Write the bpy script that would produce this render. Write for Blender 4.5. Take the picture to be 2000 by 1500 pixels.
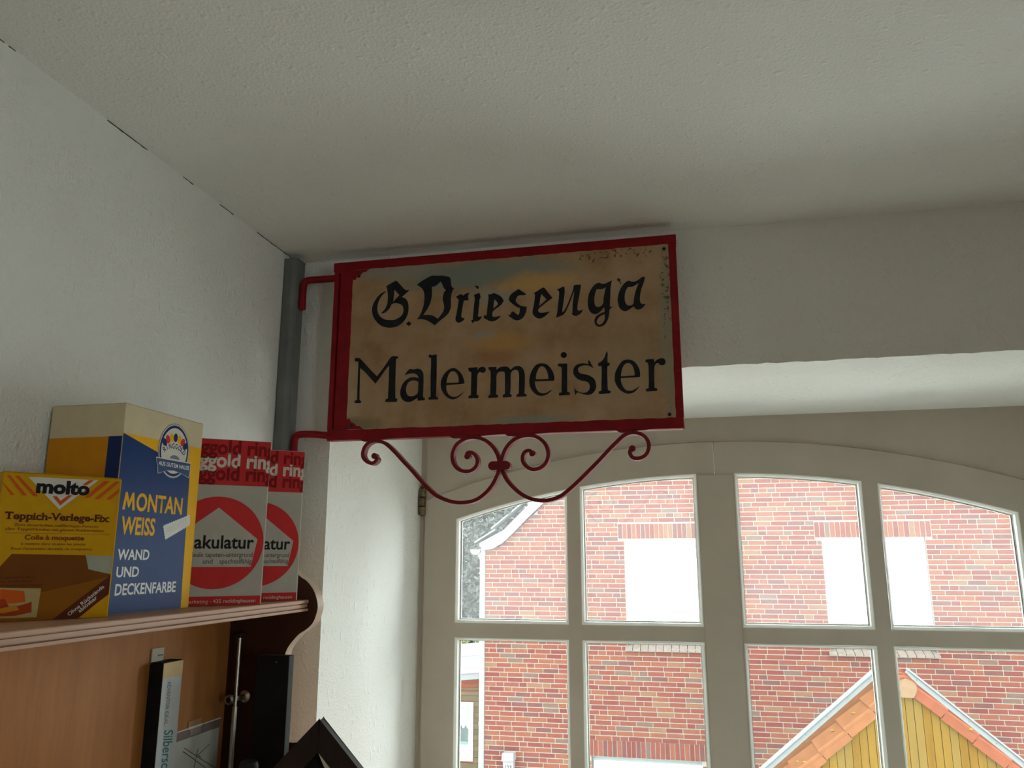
import bpy, bmesh, math, random
from mathutils import Vector
from mathutils.geometry import tessellate_polygon

random.seed(7)
scene = bpy.context.scene
for o in list(bpy.data.objects):
    bpy.data.objects.remove(o, do_unlink=True)
R = math.radians
EYE = 1.72                        # eye height above the room floor; everything below is built relative to the eye, then lifted

# ------------------------------------------------------------------ camera, sky, exposure
cam_data = bpy.data.cameras.new('camera')
cam = bpy.data.objects.new('camera', cam_data)
scene.collection.objects.link(cam)
cam_data.sensor_fit = 'HORIZONTAL'
cam_data.sensor_width = 36.0
cam_data.lens = 36.0 * 1551.7 / 2000.0
cam_data.clip_start = 0.02
cam_data.clip_end = 300
cam.rotation_euler = (R(90 + 12.434), R(0.04), R(12.522))
scene.camera = cam

world = bpy.data.worlds.new('overcast_sky')
scene.world = world
world.use_nodes = True
bg = world.node_tree.nodes['Background']
bg.inputs['Color'].default_value = (0.90, 0.97, 1.0, 1)
bg.inputs['Strength'].default_value = 6.5

scene.view_settings.view_transform = 'Standard'
scene.view_settings.look = 'None'
scene.view_settings.gamma = 1.0
scene.view_settings.use_curve_mapping = False
scene.view_settings.exposure = 1.0
scene.cycles.use_denoising = True
scene.cycles.max_bounces = 9
scene.cycles.diffuse_bounces = 6
scene.cycles.glossy_bounces = 2
scene.cycles.use_adaptive_sampling = True
scene.cycles.adaptive_threshold = 0.03
scene.cycles.transparent_max_bounces = 16
scene.cycles.sample_clamp_indirect = 8.0

def portal(name, loc, rot, sx, sy):          # guides sampling of the daylight through a window opening, gives no light itself
    l = bpy.data.lights.new(name, 'AREA'); l.shape = 'RECTANGLE'; l.size = sx; l.size_y = sy
    l.cycles.is_portal = True
    o = bpy.data.objects.new(name, l); scene.collection.objects.link(o)
    o.location = loc; o.rotation_euler = rot
    return o
portal('daylight_portal', (0.06, 2.12, -0.2), (R(-90), 0, 0), 1.5, 0.95)
portal('daylight_portal', (2.95, -1.95, -0.2), (R(90), 0, R(90)), 0.9, 1.4)

# ------------------------------------------------------------------ helpers
C = scene.collection
class MB:
    """collects faces of ONE mesh"""
    def __init__(s): s.v = []; s.f = []; s.m = []
    def add(s, vs, fs, mi=0):
        b = len(s.v); s.v += [tuple(p) for p in vs]
        s.f += [tuple(b + i for i in f) for f in fs]; s.m += [mi] * len(fs)
        return s
    def box(s, x0, x1, y0, y1, z0, z1, mi=0):
        vs = [(x, y, z) for x in (x0, x1) for y in (y0, y1) for z in (z0, z1)]
        return s.add(vs, [(0,1,3,2),(4,6,7,5),(0,4,5,1),(2,3,7,6),(0,2,6,4),(1,5,7,3)], mi)
    def prism(s, poly, a0, a1, axis='y', mi=0, holes=()):
        """extrude a 2D outline; axis y: poly=(x,z); axis x: poly=(y,z); axis z: poly=(x,y)"""
        def P(p, a):
            return {'y': (p[0], a, p[1]), 'x': (a, p[0], p[1]), 'z': (p[0], p[1], a)}[axis]
        rings = [list(poly)] + [list(h) for h in holes]
        flat = [p for r in rings for p in r]; n = len(flat)
        tri = tessellate_polygon([[Vector((p[0], p[1], 0)) for p in r] for r in rings])
        vs = [P(p, a0) for p in flat] + [P(p, a1) for p in flat]
        fs = [tuple(t) for t in tri] + [tuple(i + n for i in reversed(t)) for t in tri]
        b = 0
        for r in rings:
            k = len(r)
            for i in range(k):
                j = (i + 1) % k; fs.append((b + i, b + j, b + j + n, b + i + n))
            b += k
        return s.add(vs, fs, mi)
    def tube(s, pts, r, seg=10, mi=0):
        pts = [Vector(p) for p in pts]; rs = r if isinstance(r, (list, tuple)) else [r] * len(pts)
        vs = []; n = len(pts); up = None
        for i, p in enumerate(pts):
            t = (pts[min(i+1, n-1)] - pts[max(i-1, 0)]).normalized()
            if up is None: up = t.orthogonal().normalized()
            up = (up - t * up.dot(t)).normalized(); b = t.cross(up)
            vs += [p + (up * math.cos(2*math.pi*k/seg) + b * math.sin(2*math.pi*k/seg)) * rs[i] for k in range(seg)]
        fs = [(i*seg+k, i*seg+(k+1) % seg, (i+1)*seg+(k+1) % seg, (i+1)*seg+k) for i in range(n-1) for k in range(seg)]
        fs += [tuple(reversed(range(seg))), tuple((n-1)*seg+k for k in range(seg))]
        return s.add(vs, fs, mi)
    def lathe(s, prof, c, axis='z', seg=16, mi=0):
        """prof: (radius, height) along the axis through c"""
        vs = []
        for r, h in prof:
            for k in range(seg):
                a = 2*math.pi*k/seg; p = (r*math.cos(a), r*math.sin(a), h)
                if axis == 'y': p = (p[0], p[2], p[1])
                if axis == 'x': p = (p[2], p[0], p[1])
                vs.append((c[0]+p[0], c[1]+p[1], c[2]+p[2]))
        n = len(prof)
        fs = [(i*seg+k, i*seg+(k+1) % seg, (i+1)*seg+(k+1) % seg, (i+1)*seg+k) for i in range(n-1) for k in range(seg)]
        fs += [tuple(reversed(range(seg))), tuple((n-1)*seg+k for k in range(seg))]
        return s.add(vs, fs, mi)
    def mesh(s, name, bevel=0, segs=2, smooth=False):
        me = bpy.data.meshes.new(name)
        me.from_pydata(s.v, [], s.f); me.polygons.foreach_set('material_index', s.m)
        bm = bmesh.new(); bm.from_mesh(me)
        if bevel:
            bmesh.ops.remove_doubles(bm, verts=bm.verts, dist=1e-6)
            es = [e for e in bm.edges if len(e.link_faces) == 2 and e.calc_face_angle(0) > R(35)]
            bmesh.ops.bevel(bm, geom=es, offset=bevel, segments=segs, affect='EDGES', profile=0.5)
        bmesh.ops.recalc_face_normals(bm, faces=bm.faces)
        bm.to_mesh(me); bm.free()
        if smooth:
            me.polygons.foreach_set('use_smooth', [True] * len(me.polygons))
            try: me.set_sharp_from_angle(angle=R(40))
            except Exception: pass
        me.update()
        return me

def link(name, me, mats, parent=None):
    o = bpy.data.objects.new(name, me); C.objects.link(o)
    if not isinstance(mats, (list, tuple)): mats = [mats]
    if len(me.materials) == 0:
        for m in mats: me.materials.append(m)
    if parent is not None: o.parent = parent
    return o
def part(name, mb, mats, parent=None, bevel=0, segs=2, smooth=False, world_coords=True):
    """one mesh object; coordinates given relative to the eye are moved into the parent's own frame"""
    me = mb.mesh(name, bevel, segs, smooth)
    if parent is not None and world_coords:
        off = Vector((0, 0, 0)); q = parent
        while q is not None: off += Vector(q.location); q = q.parent
        me.transform(__import__('mathutils').Matrix.Translation(-off))
    return link(name, me, mats, parent)
def thing(name, label, cat, loc=(0, 0, 0), rotz=0, group=None):
    o = bpy.data.objects.new(name, None); C.objects.link(o); o.empty_display_size = 0.05
    o.location = loc; o.rotation_euler = (0, 0, rotz); o['label'] = label; o['category'] = cat
    if group: o['group'] = group
    return o
def tag(o, label, cat, group=None):
    o['label'] = label; o['category'] = cat
    if group: o['group'] = group
    return o
def struct(o, label=None):
    o['kind'] = 'structure'
    if label: o['label'] = label
    return o
def smooth_ring(pts, n=3, corner=55):
    """rounds a traced outline between its corners (Catmull-Rom), sharp corners stay"""
    N = len(pts); P = [Vector((p[0], p[1])) for p in pts]; sharp = []
    for i in range(N):
        a = P[i] - P[i-1]; b = P[(i+1) % N] - P[i]
        sharp.append(a.length < 1e-9 or b.length < 1e-9 or abs(a.angle_signed(b, 0)) > R(corner))
    out = []
    for i in range(N):
        p1, p2 = P[i], P[(i+1) % N]
        m1 = Vector((0, 0)) if sharp[i] else (p2 - P[i-1]) * 0.5
        m2 = Vector((0, 0)) if sharp[(i+1) % N] else (P[(i+2) % N] - p1) * 0.5
        if sharp[i]: m1 = (p2 - p1) * 0.8
        if sharp[(i+1) % N]: m2 = (p2 - p1) * 0.8
        for k in range(n):
            t = k / n; t2 = t*t; t3 = t2*t
            out.append(tuple(p1*(2*t3-3*t2+1) + m1*(t3-2*t2+t) + p2*(-2*t3+3*t2) + m2*(t3-t2)))
    return out
def spline(pts, n=4):
    P = [Vector(p) for p in pts]; out = []
    for i in range(len(P)-1):
        p0, p1, p2, p3 = P[max(i-1, 0)], P[i], P[i+1], P[min(i+2, len(P)-1)]
        for k in range(n):
            t = k/n
            out.append(0.5*((2*p1)+(p2-p0)*t+(2*p0-5*p1+4*p2-p3)*t*t+(3*p1-p0-3*p2+p3)*t**3))
    out.append(P[-1]); return out

# ------------------------------------------------------------------ materials
def nt(name):
    m = bpy.data.materials.new(name); m.use_nodes = True
    t = m.node_tree; b = t.nodes['Principled BSDF']
    return m, t, b
def node(t, kind, **kw):
    n = t.nodes.new(kind)
    for k, v in kw.items():
        if hasattr(n, k): setattr(n, k, v)
        else: n.inputs[k].default_value = v
    return n
def coords(t): return node(t, 'ShaderNodeTexCoord').outputs['Object']
def noise(t, vec, scale, detail=4, rough=0.6):
    n = node(t, 'ShaderNodeTexNoise'); n.inputs['Scale'].default_value = scale
    n.inputs['Detail'].default_value = detail; n.inputs['Roughness'].default_value = rough
    t.links.new(vec, n.inputs['Vector']); return n.outputs['Fac']
def ramp(t, fac, stops):
    n = node(t, 'ShaderNodeValToRGB'); e = n.color_ramp.elements
    while len(e) < len(stops): e.new(0.5)
    for i, (p, c) in enumerate(stops):
        e[i].position = p; e[i].color = (*c, 1) if len(c) == 3 else c
    t.links.new(fac, n.inputs['Fac']); return n.outputs['Color']
def mixrgb(t, fac, a, b):
    n = t.nodes.new('ShaderNodeMixRGB')
    for s, v in zip(n.inputs, (fac, a, b)):
        if isinstance(v, bpy.types.NodeSocket): t.links.new(v, s)
        elif isinstance(v, (int, float)): s.default_value = v
        else: s.default_value = (*v, 1)
    return n.outputs['Color']
def mathn(t, op, a, b=0.0, clamp=False):
    n = node(t, 'ShaderNodeMath', operation=op); n.use_clamp = clamp
    for s, v in zip(n.inputs, (a, b)):
        if isinstance(v, bpy.types.NodeSocket): t.links.new(v, s)
        else: s.default_value = v
    return n.outputs[0]
def bump(t, b, h, strength=0.3, dist=0.001):
    n = node(t, 'ShaderNodeBump'); n.inputs['Strength'].default_value = strength; n.inputs['Distance'].default_value = dist
    t.links.new(h, n.inputs['Height']); t.links.new(n.outputs['Normal'], b.inputs['Normal'])
def mat(name, col, rough=0.6, var=0.12, scale=15, bmp=0.0, bscale=150, metal=0.0, spec=0.15, stretch=None):
    """plain material: colour with a little cloudy variation and optional fine relief"""
    m, t, b = nt(name); v = coords(t)
    if stretch:
        mp = node(t, 'ShaderNodeMapping'); mp.inputs['Scale'].default_value = stretch
        t.links.new(v, mp.inputs['Vector']); v = mp.outputs['Vector']
    dark = tuple(c * (1 - var) for c in col); light = tuple(min(1, c * (1 + var)) for c in col)
    t.links.new(ramp(t, noise(t, v, scale), [(0.3, dark), (0.7, light)]), b.inputs['Base Color'])
    b.inputs['Roughness'].default_value = rough; b.inputs['Metallic'].default_value = metal
    b.inputs['Specular IOR Level'].default_value = spec
    if bmp: bump(t, b, noise(t, v, bscale), bmp)
    return m
def plaster(name, col, strength=0.5, smooth=False):
    """painted woodchip paper: fine grain plus scattered chips and pits"""
    m, t, b = nt(name); v = coords(t)
    cl = ramp(t, noise(t, v, 3.0, 1), [(0.3, tuple(c*0.955 for c in col)), (0.7, col)])
    mp = node(t, 'ShaderNodeMapping'); mp.inputs['Scale'].default_value = (1, 1, 0.6); t.links.new(v, mp.inputs['Vector'])
    chip = mathn(t, 'ABSOLUTE', mathn(t, 'SUBTRACT', noise(t, mp.outputs['Vector'], 75, 1, 0.5), 0.5))      # raised chips and pits
    chip = mathn(t, 'SUBTRACT', chip, 0.14, True)
    h = mathn(t, 'ADD', mathn(t, 'MULTIPLY', chip, 5.0), mathn(t, 'MULTIPLY', noise(t, v, 240, 1.5), 0.8))
    t.links.new(cl, b.inputs['Base Color'])
    b.inputs['Roughness'].default_value = 0.85; b.inputs['Specular IOR Level'].default_value = 0.2
    bump(t, b, h, strength, 0.004)
    return m
def wood(name, a, b_, rough=0.4, axis=(1, 12, 12), scale=6, coat=0.0):
    m, t, b = nt(name); v = coords(t)
    mp = node(t, 'ShaderNodeMapping'); mp.inputs['Scale'].default_value = axis
    t.links.new(v, mp.inputs['Vector']); v2 = mp.outputs['Vector']
    n1 = noise(t, v2, scale, 6, 0.65); n2 = noise(t, v2, scale*5, 4)
    f = mathn(t, 'ADD', mathn(t, 'MULTIPLY', n1, 0.75), mathn(t, 'MULTIPLY', n2, 0.25))
    t.links.new(ramp(t, f, [(0.32, a), (0.66, b_)]), b.inputs['Base Color'])
    b.inputs['Roughness'].default_value = rough; b.inputs['Specular IOR Level'].default_value = 0.15
    b.inputs['Coat Weight'].default_value = coat; b.inputs['Coat Roughness'].default_value = 0.15
    bump(t, b, n2, 0.12, 0.0006)
    return m
# sign lettering outlines in the plane of the sign board, tenths of a millimetre (X, Z); each glyph: pieces > outline, holes
GLYPHS = [
[[[(-5734,5239),(-5787,5230),(-5845,5201),(-5911,5143),(-5967,5064),(-6004,4990),(-6025,4914),(-6023,4846),(-6005,4758),(-5967,4679),(-5921,4619),(-5860,4557),(-5781,4509),(-5692,4482),(-5605,4474),(-5519,4483),(-5443,4511),(-5367,4568),(-5312,4635),(-5276,4708),(-5257,4793),(-5255,4869),(-5263,4946),(-5284,5005),(-5324,5056),(-5373,5080),(-5408,5091),(-5498,5049),(-5594,5003),(-5621,4948),(-5574,4976),(-5515,4976),(-5457,4960),(-5408,4932),(-5377,4897),(-5361,4838),(-5362,4781),(-5377,4734),(-5410,4694),(-5457,4664),(-5514,4639),(-5581,4628),(-5659,4635),(-5737,4651),(-5807,4687),(-5862,4739),(-5894,4799),(-5911,4867),(-5911,4935),(-5901,5002),(-5879,5068),(-5847,5128),(-5805,5178),(-5757,5218)]],[[(-5540,5449),(-5516,5435),(-5430,5343),(-5345,5248),(-5305,5232),(-5254,5230),(-5263,5210),(-5408,5091),(-5554,4976),(-5594,4997),(-5455,5137),(-5563,5259),(-5644,5331)]],[[(-5540,5449),(-5723,5356),(-5732,5323),(-5715,5268),(-5703,5200),(-5695,5112),(-5697,5035),(-5709,4959),(-5736,4893),(-5773,4843),(-5830,4790),(-5791,4782),(-5733,4802),(-5676,4851),(-5639,4906),(-5617,4952),(-5584,5007),(-5573,5103),(-5565,5189),(-5563,5259),(-5528,5351)]]],
[[[(-5241,4581),(-5183,4532),(-5236,4480),(-5297,4530)]]],
[[[(-5096,5327),(-5015,5383),(-4921,5434),(-4826,5479),(-4749,5492),(-4663,5481),(-4577,5479),(-4492,5457),(-4425,5437),(-4401,5407),(-4390,5339),(-4379,5262),(-4360,5222),(-4317,5190),(-4345,5164),(-4367,5099),(-4380,5034),(-4383,4939),(-4382,4845),(-4399,4752),(-4440,4679),(-4505,4618),(-4588,4558),(-4644,4515),(-4704,4462),(-4757,4503),(-4824,4550),(-4900,4588),(-4977,4608),(-5077,4614),(-5035,4654),(-4999,4718),(-4967,4801),(-4945,4875),(-4933,4960),(-4929,5055),(-4937,5142),(-4963,5211),(-5012,5268),(-5061,5305)],[(-4604,5356),(-4574,5315),(-4554,5266),(-4525,5206),(-4486,5170),(-4523,5130),(-4546,5055),(-4549,4970),(-4529,4893),(-4518,4817),(-4535,4742),(-4572,4679),(-4618,4626),(-4640,4590),(-4684,4621),(-4741,4658),(-4808,4681),(-4874,4686),(-4945,4686),(-4913,4736),(-4867,4803),(-4831,4867),(-4800,4950),(-4782,5035),(-4775,5120),(-4776,5197),(-4784,5260),(-4716,5269),(-4650,5311)]]],
[[[(-4283,5016),(-4190,5066),(-4148,5044),(-4129,5028),(-4083,5067),(-4004,5080),(-4027,5044),(-4035,4988),(-4018,4930),(-4072,4925),(-4119,4928),(-4127,4891),(-4140,4817),(-4153,4724),(-4166,4641),(-4165,4594),(-4133,4573),(-4095,4570),(-4123,4526),(-4169,4496),(-4220,4485),(-4262,4507),(-4281,4546),(-4282,4592),(-4269,4648),(-4251,4750),(-4234,4852),(-4226,4927),(-4226,4955)]]],
[[[(-3919,5022),(-3859,5046),(-3808,5061),(-3790,5017),(-3784,4960),(-3803,4924),(-3807,4830),(-3820,4738),(-3823,4645),(-3837,4599),(-3809,4574),(-3749,4584),(-3781,4530),(-3827,4492),(-3873,4486),(-3909,4483),(-3932,4448),(-3956,4487),(-3970,4520),(-3933,4522),(-3934,4597),(-3921,4708),(-3913,4819),(-3900,4912),(-3900,4969)]],[[(-3903,5205),(-3861,5211),(-3822,5194),(-3823,5161),(-3842,5139),(-3870,5169)]]],
[[[(-3628,5023),(-3573,5015),(-3527,5035),(-3472,5016),(-3407,4979),(-3357,4933),(-3320,4865),(-3361,4798),(-3425,4747),(-3489,4705),(-3534,4662),(-3548,4607),(-3538,4560),(-3497,4553),(-3379,4568),(-3415,4524),(-3470,4486),(-3533,4466),(-3597,4476),(-3652,4508),(-3708,4544),(-3713,4595),(-3658,4592),(-3653,4652),(-3645,4744),(-3632,4855),(-3623,4948)],[(-3503,4907),(-3471,4872),(-3439,4823),(-3443,4795),(-3489,4752),(-3521,4721),(-3521,4810)]]],
[[[(-3025,5081),(-2952,5024),(-2876,4969),(-2916,4947),(-2971,4951),(-3034,4946),(-3070,4898),(-3084,4843),(-3052,4795),(-2980,4739),(-2868,4712),(-2873,4653),(-2896,4581),(-2927,4519),(-2981,4472),(-3044,4453),(-3107,4467),(-3179,4517),(-3234,4567),(-3188,4578),(-3166,4632),(-3125,4633),(-3080,4589),(-3035,4558),(-3012,4598),(-3003,4671),(-3008,4699),(-3071,4727),(-3125,4772),(-3170,4812),(-3216,4871),(-3207,4936),(-3170,4989),(-3097,5040)]]],
[[[(-2735,4974),(-2658,5013),(-2570,5067),(-2523,5065),(-2469,4991),(-2419,4920),(-2369,4856),(-2427,4815),(-2493,4768),(-2566,4713),(-2632,4662),(-2647,4614),(-2618,4579),(-2538,4573),(-2422,4587),(-2466,4542),(-2525,4494),(-2575,4468),(-2633,4461),(-2691,4487),(-2738,4535),(-2756,4584),(-2748,4659),(-2729,4747),(-2714,4844),(-2706,4926),(-2710,4953)],[(-2582,4947),(-2542,4899),(-2485,4831),(-2544,4779),(-2587,4745),(-2628,4710),(-2616,4777),(-2605,4858)]]],
[[[(-2287,5007),(-2214,5039),(-2149,5068),(-2132,5026),(-2133,4943),(-2145,4854),(-2161,4729),(-2177,4641),(-2185,4574),(-2185,4552),(-2149,4579),(-2112,4644),(-2075,4723),(-2038,4809),(-2001,4903),(-1971,4991),(-1955,5072),(-1912,5080),(-1822,5077),(-1827,5017),(-1843,4921),(-1863,4819),(-1882,4731),(-1895,4643),(-1892,4584),(-1864,4563),(-1789,4580),(-1822,4523),(-1866,4486),(-1923,4464),(-1965,4478),(-2008,4503),(-1993,4524),(-1988,4605),(-1983,4694),(-1970,4797),(-1958,4870),(-1950,4959),(-2002,4829),(-2039,4735),(-2077,4648),(-2114,4569),(-2157,4513),(-2222,4481),(-2312,4454),(-2294,4500),(-2279,4566),(-2270,4655),(-2254,4773),(-2242,4877),(-2239,4951),(-2251,4990)]]],
[[[(-1227,5116),(-1248,5057),(-1262,4969),(-1268,4873),(-1275,4777),(-1281,4681),(-1287,4601),(-1234,4593),(-1284,4557),(-1297,4514),(-1307,4443),(-1324,4372),(-1352,4311),(-1384,4265),(-1430,4237),(-1484,4224),(-1537,4240),(-1570,4282),(-1582,4342),(-1571,4389),(-1540,4435),(-1485,4471),(-1431,4495),(-1389,4504),(-1387,4592),(-1414,4578),(-1445,4540),(-1492,4500),(-1546,4475),(-1592,4479),(-1645,4514),(-1679,4573),(-1693,4638),(-1696,4719),(-1689,4799),(-1672,4879),(-1636,4957),(-1588,5027),(-1525,5075),(-1470,5087),(-1432,5063),(-1371,5058),(-1309,5082)],[(-1349,4988),(-1366,4929),(-1384,4849),(-1401,4770),(-1407,4690),(-1431,4643),(-1474,4614),(-1520,4614),(-1558,4644),(-1572,4710),(-1570,4790),(-1556,4870),(-1536,4933),(-1516,4964),(-1450,4955),(-1396,4967)],[(-1386,4464),(-1388,4393),(-1405,4330),(-1444,4281),(-1490,4264),(-1528,4287),(-1534,4339),(-1510,4393),(-1463,4434)]]],
[[[(-618,5136),(-640,5042),(-673,4956),(-698,4886),(-717,4799),(-727,4720),(-722,4656),(-697,4615),(-622,4605),(-665,4557),(-711,4520),(-772,4509),(-823,4536),(-845,4578),(-883,4556),(-937,4517),(-998,4493),(-1058,4513),(-1109,4572),(-1130,4646),(-1139,4726),(-1125,4814),(-1100,4892),(-1059,4970),(-1004,5038),(-926,5084),(-866,5059),(-791,5061),(-729,5097),(-667,5136)],[(-735,5029),(-772,4947),(-805,4854),(-827,4767),(-841,4681),(-851,4626),(-897,4597),(-957,4605),(-993,4652),(-1006,4725),(-1003,4813),(-978,4899),(-938,4964),(-862,4961),(-793,4989)]],[[(-1122,5156),(-1070,5120),(-1086,5085),(-1054,5034),(-1069,5027),(-1105,5086),(-1139,5109)]]],
[[[(-6353,3885),(-6310,3896),(-6251,3888),(-6190,3833),(-6088,3725),(-5987,3617),(-5867,3499),(-5767,3624),(-5666,3767),(-5575,3883),(-5441,3877),(-5444,3848),(-5482,3822),(-5484,3739),(-5483,3581),(-5482,3397),(-5478,3214),(-5471,3049),(-5428,3024),(-5440,2971),(-5676,2978),(-5669,3031),(-5622,3047),(-5623,3220),(-5620,3404),(-5620,3588),(-5621,3709),(-5708,3602),(-5799,3477),(-5895,3353),(-6001,3469),(-6122,3596),(-6227,3686),(-6225,3527),(-6220,3295),(-6215,3064),(-6209,3041),(-6174,3016),(-6187,2980),(-6308,2985),(-6315,3027),(-6262,3048),(-6267,3251),(-6267,3482),(-6267,3697),(-6269,3819),(-6341,3828)]]],
[[[(-5296,3489),(-5251,3560),(-5191,3612),(-5120,3599),(-5045,3609),(-4979,3596),(-4930,3543),(-4910,3469),(-4906,3323),(-4908,3187),(-4909,3051),(-4871,3018),(-4875,2977),(-5019,2975),(-5015,3029),(-5075,3000),(-5140,2967),(-5214,2958),(-5290,2982),(-5348,3044),(-5374,3127),(-5368,3218),(-5337,3307),(-5283,3378),(-5209,3429),(-5134,3446),(-5059,3435),(-5007,3415),(-5032,3475),(-5080,3510),(-5146,3522),(-5221,3512)],[(-5010,3342),(-5012,3237),(-5018,3128),(-5068,3085),(-5143,3066),(-5209,3083),(-5248,3139),(-5259,3212),(-5247,3285),(-5216,3343),(-5151,3376),(-5076,3377)]]],
[[[(-4816,3868),(-4779,3880),(-4741,3859),(-4704,3871),(-4650,3872),(-4647,3721),(-4644,3446),(-4648,3175),(-4650,3039),(-4603,3015),(-4607,2984),(-4796,2985),(-4802,3024),(-4756,3040),(-4759,3180),(-4765,3453),(-4761,3681),(-4764,3805),(-4811,3826)]]],
[[[(-4087,3287),(-4109,3266),(-4301,3257),(-4443,3255),(-4447,3192),(-4427,3119),(-4380,3054),(-4316,3020),(-4243,3021),(-4179,3054),(-4089,3113),(-4152,3044),(-4224,2994),(-4306,2970),(-4379,2987),(-4453,3040),(-4510,3114),(-4548,3197),(-4559,3288),(-4543,3378),(-4498,3466),(-4435,3536),(-4362,3577),(-4288,3581),(-4223,3543),(-4158,3476),(-4120,3402),(-4092,3328)],[(-4444,3296),(-4348,3296),(-4201,3293),(-4202,3370),(-4221,3434),(-4268,3500),(-4324,3523),(-4379,3496),(-4414,3435),(-4436,3363)]]],
[[[(-4013,3572),(-3831,3576),(-3835,3513),(-3794,3561),(-3731,3580),(-3677,3554),(-3669,3505),(-3690,3465),(-3739,3459),(-3785,3484),(-3821,3449),(-3834,3387),(-3837,3226),(-3844,3048),(-3803,3019),(-3816,2971),(-4006,2977),(-4002,3024),(-3957,3039),(-3955,3232),(-3952,3411),(-3953,3483),(-4003,3513)]]],
[[[(-3618,3565),(-3460,3561),(-3460,3503),(-3397,3549),(-3326,3560),(-3254,3554),(-3210,3525),(-3183,3488),(-3129,3539),(-3058,3557),(-2996,3545),(-2943,3493),(-2917,3421),(-2909,3314),(-2914,3137),(-2923,3019),(-2875,2999),(-2879,2964),(-3073,2964),(-3073,3004),(-3029,3024),(-3024,3187),(-3023,3364),(-3032,3435),(-3058,3477),(-3112,3484),(-3161,3456),(-3183,3399),(-3183,3239),(-3187,3106),(-3196,3027),(-3161,3003),(-3170,2964),(-3334,2964),(-3334,3011),(-3294,3031),(-3294,3200),(-3294,3378),(-3303,3441),(-3335,3465),(-3397,3463),(-3442,3434),(-3460,3368),(-3459,3208),(-3467,3031),(-3427,3011),(-3431,2967),(-3619,2968),(-3615,3011),(-3579,3031),(-3576,3213),(-3572,3392),(-3577,3482),(-3613,3520)]]],
[[[(-2352,3275),(-2364,3237),(-2496,3239),(-2721,3241),(-2713,3172),(-2690,3100),(-2644,3036),(-2583,3010),(-2513,3014),(-2444,3050),(-2382,3074),(-2444,3019),(-2514,2975),(-2599,2962),(-2676,2979),(-2745,3033),(-2795,3105),(-2822,3185),(-2826,3263),(-2813,3349),(-2782,3442),(-2734,3519),(-2671,3571),(-2585,3583),(-2500,3561),(-2431,3495),(-2385,3421),(-2359,3342)],[(-2701,3285),(-2611,3278),(-2464,3281),(-2471,3355),(-2493,3435),(-2532,3500),(-2586,3525),(-2633,3505),(-2672,3436),(-2696,3359)]]],
[[[(-2283,3561),(-2106,3552),(-2109,3376),(-2112,3143),(-2114,3019),(-2061,2997),(-2066,2955),(-2264,2952),(-2271,2999),(-2218,3012),(-2219,3148),(-2213,3342),(-2215,3467),(-2237,3500),(-2284,3506)]],[[(-2111,3717),(-2116,3696),(-2128,3678),(-2147,3667),(-2170,3664),(-2192,3669),(-2210,3682),(-2223,3702),(-2227,3724),(-2222,3745),(-2209,3763),(-2190,3774),(-2168,3777),(-2146,3771),(-2127,3758),(-2115,3739)]]],
[[[(-1707,3600),(-1678,3563),(-1649,3499),(-1613,3435),(-1695,3486),(-1770,3502),(-1847,3491),(-1897,3458),(-1905,3412),(-1880,3364),(-1819,3337),(-1736,3318),(-1654,3275),(-1602,3218),(-1578,3132),(-1584,3056),(-1623,2988),(-1684,2945),(-1752,2941),(-1834,2964),(-1925,2999),(-1948,2973),(-1960,2942),(-1974,2997),(-1984,3090),(-1947,3034),(-1887,3001),(-1811,2982),(-1743,2998),(-1704,3046),(-1695,3107),(-1717,3162),(-1769,3196),(-1852,3215),(-1927,3258),(-1980,3322),(-1997,3393),(-1977,3470),(-1922,3522),(-1838,3541),(-1755,3532),(-1709,3511),(-1716,3558)]]],
[[[(-1365,3753),(-1351,3697),(-1357,3604),(-1356,3526),(-1318,3524),(-1323,3474),(-1361,3465),(-1368,3357),(-1368,3203),(-1368,3080),(-1362,3011),(-1314,2993),(-1323,2952),(-1528,2946),(-1535,2992),(-1485,3009),(-1478,3170),(-1470,3323),(-1470,3470),(-1534,3474),(-1529,3528),(-1476,3556),(-1421,3615),(-1389,3691)]]],
[[[(-773,3257),(-785,3227),(-918,3226),(-1125,3225),(-1120,3152),(-1093,3074),(-1043,3003),(-985,2982),(-918,2986),(-858,3018),(-783,3063),(-837,3001),(-897,2951),(-979,2928),(-1059,2947),(-1139,3000),(-1196,3079),(-1231,3165),(-1236,3250),(-1219,3341),(-1179,3424),(-1124,3506),(-1063,3557),(-988,3568),(-907,3548),(-842,3490),(-793,3403),(-774,3326)],[(-1120,3259),(-1028,3258),(-872,3262),(-877,3346),(-896,3424),(-939,3484),(-990,3502),(-1043,3482),(-1082,3426),(-1110,3343)]]],
[[[(-667,3546),(-589,3553),(-516,3549),(-511,3488),(-465,3531),(-406,3555),(-354,3556),(-316,3523),(-312,3484),(-330,3440),(-374,3427),(-417,3444),(-445,3476),(-482,3463),(-510,3411),(-518,3312),(-523,3161),(-525,3017),(-475,2999),(-484,2958),(-674,2952),(-683,3002),(-631,3011),(-622,3165),(-620,3318),(-619,3440),(-628,3486),(-668,3500)]]],
]
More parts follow.
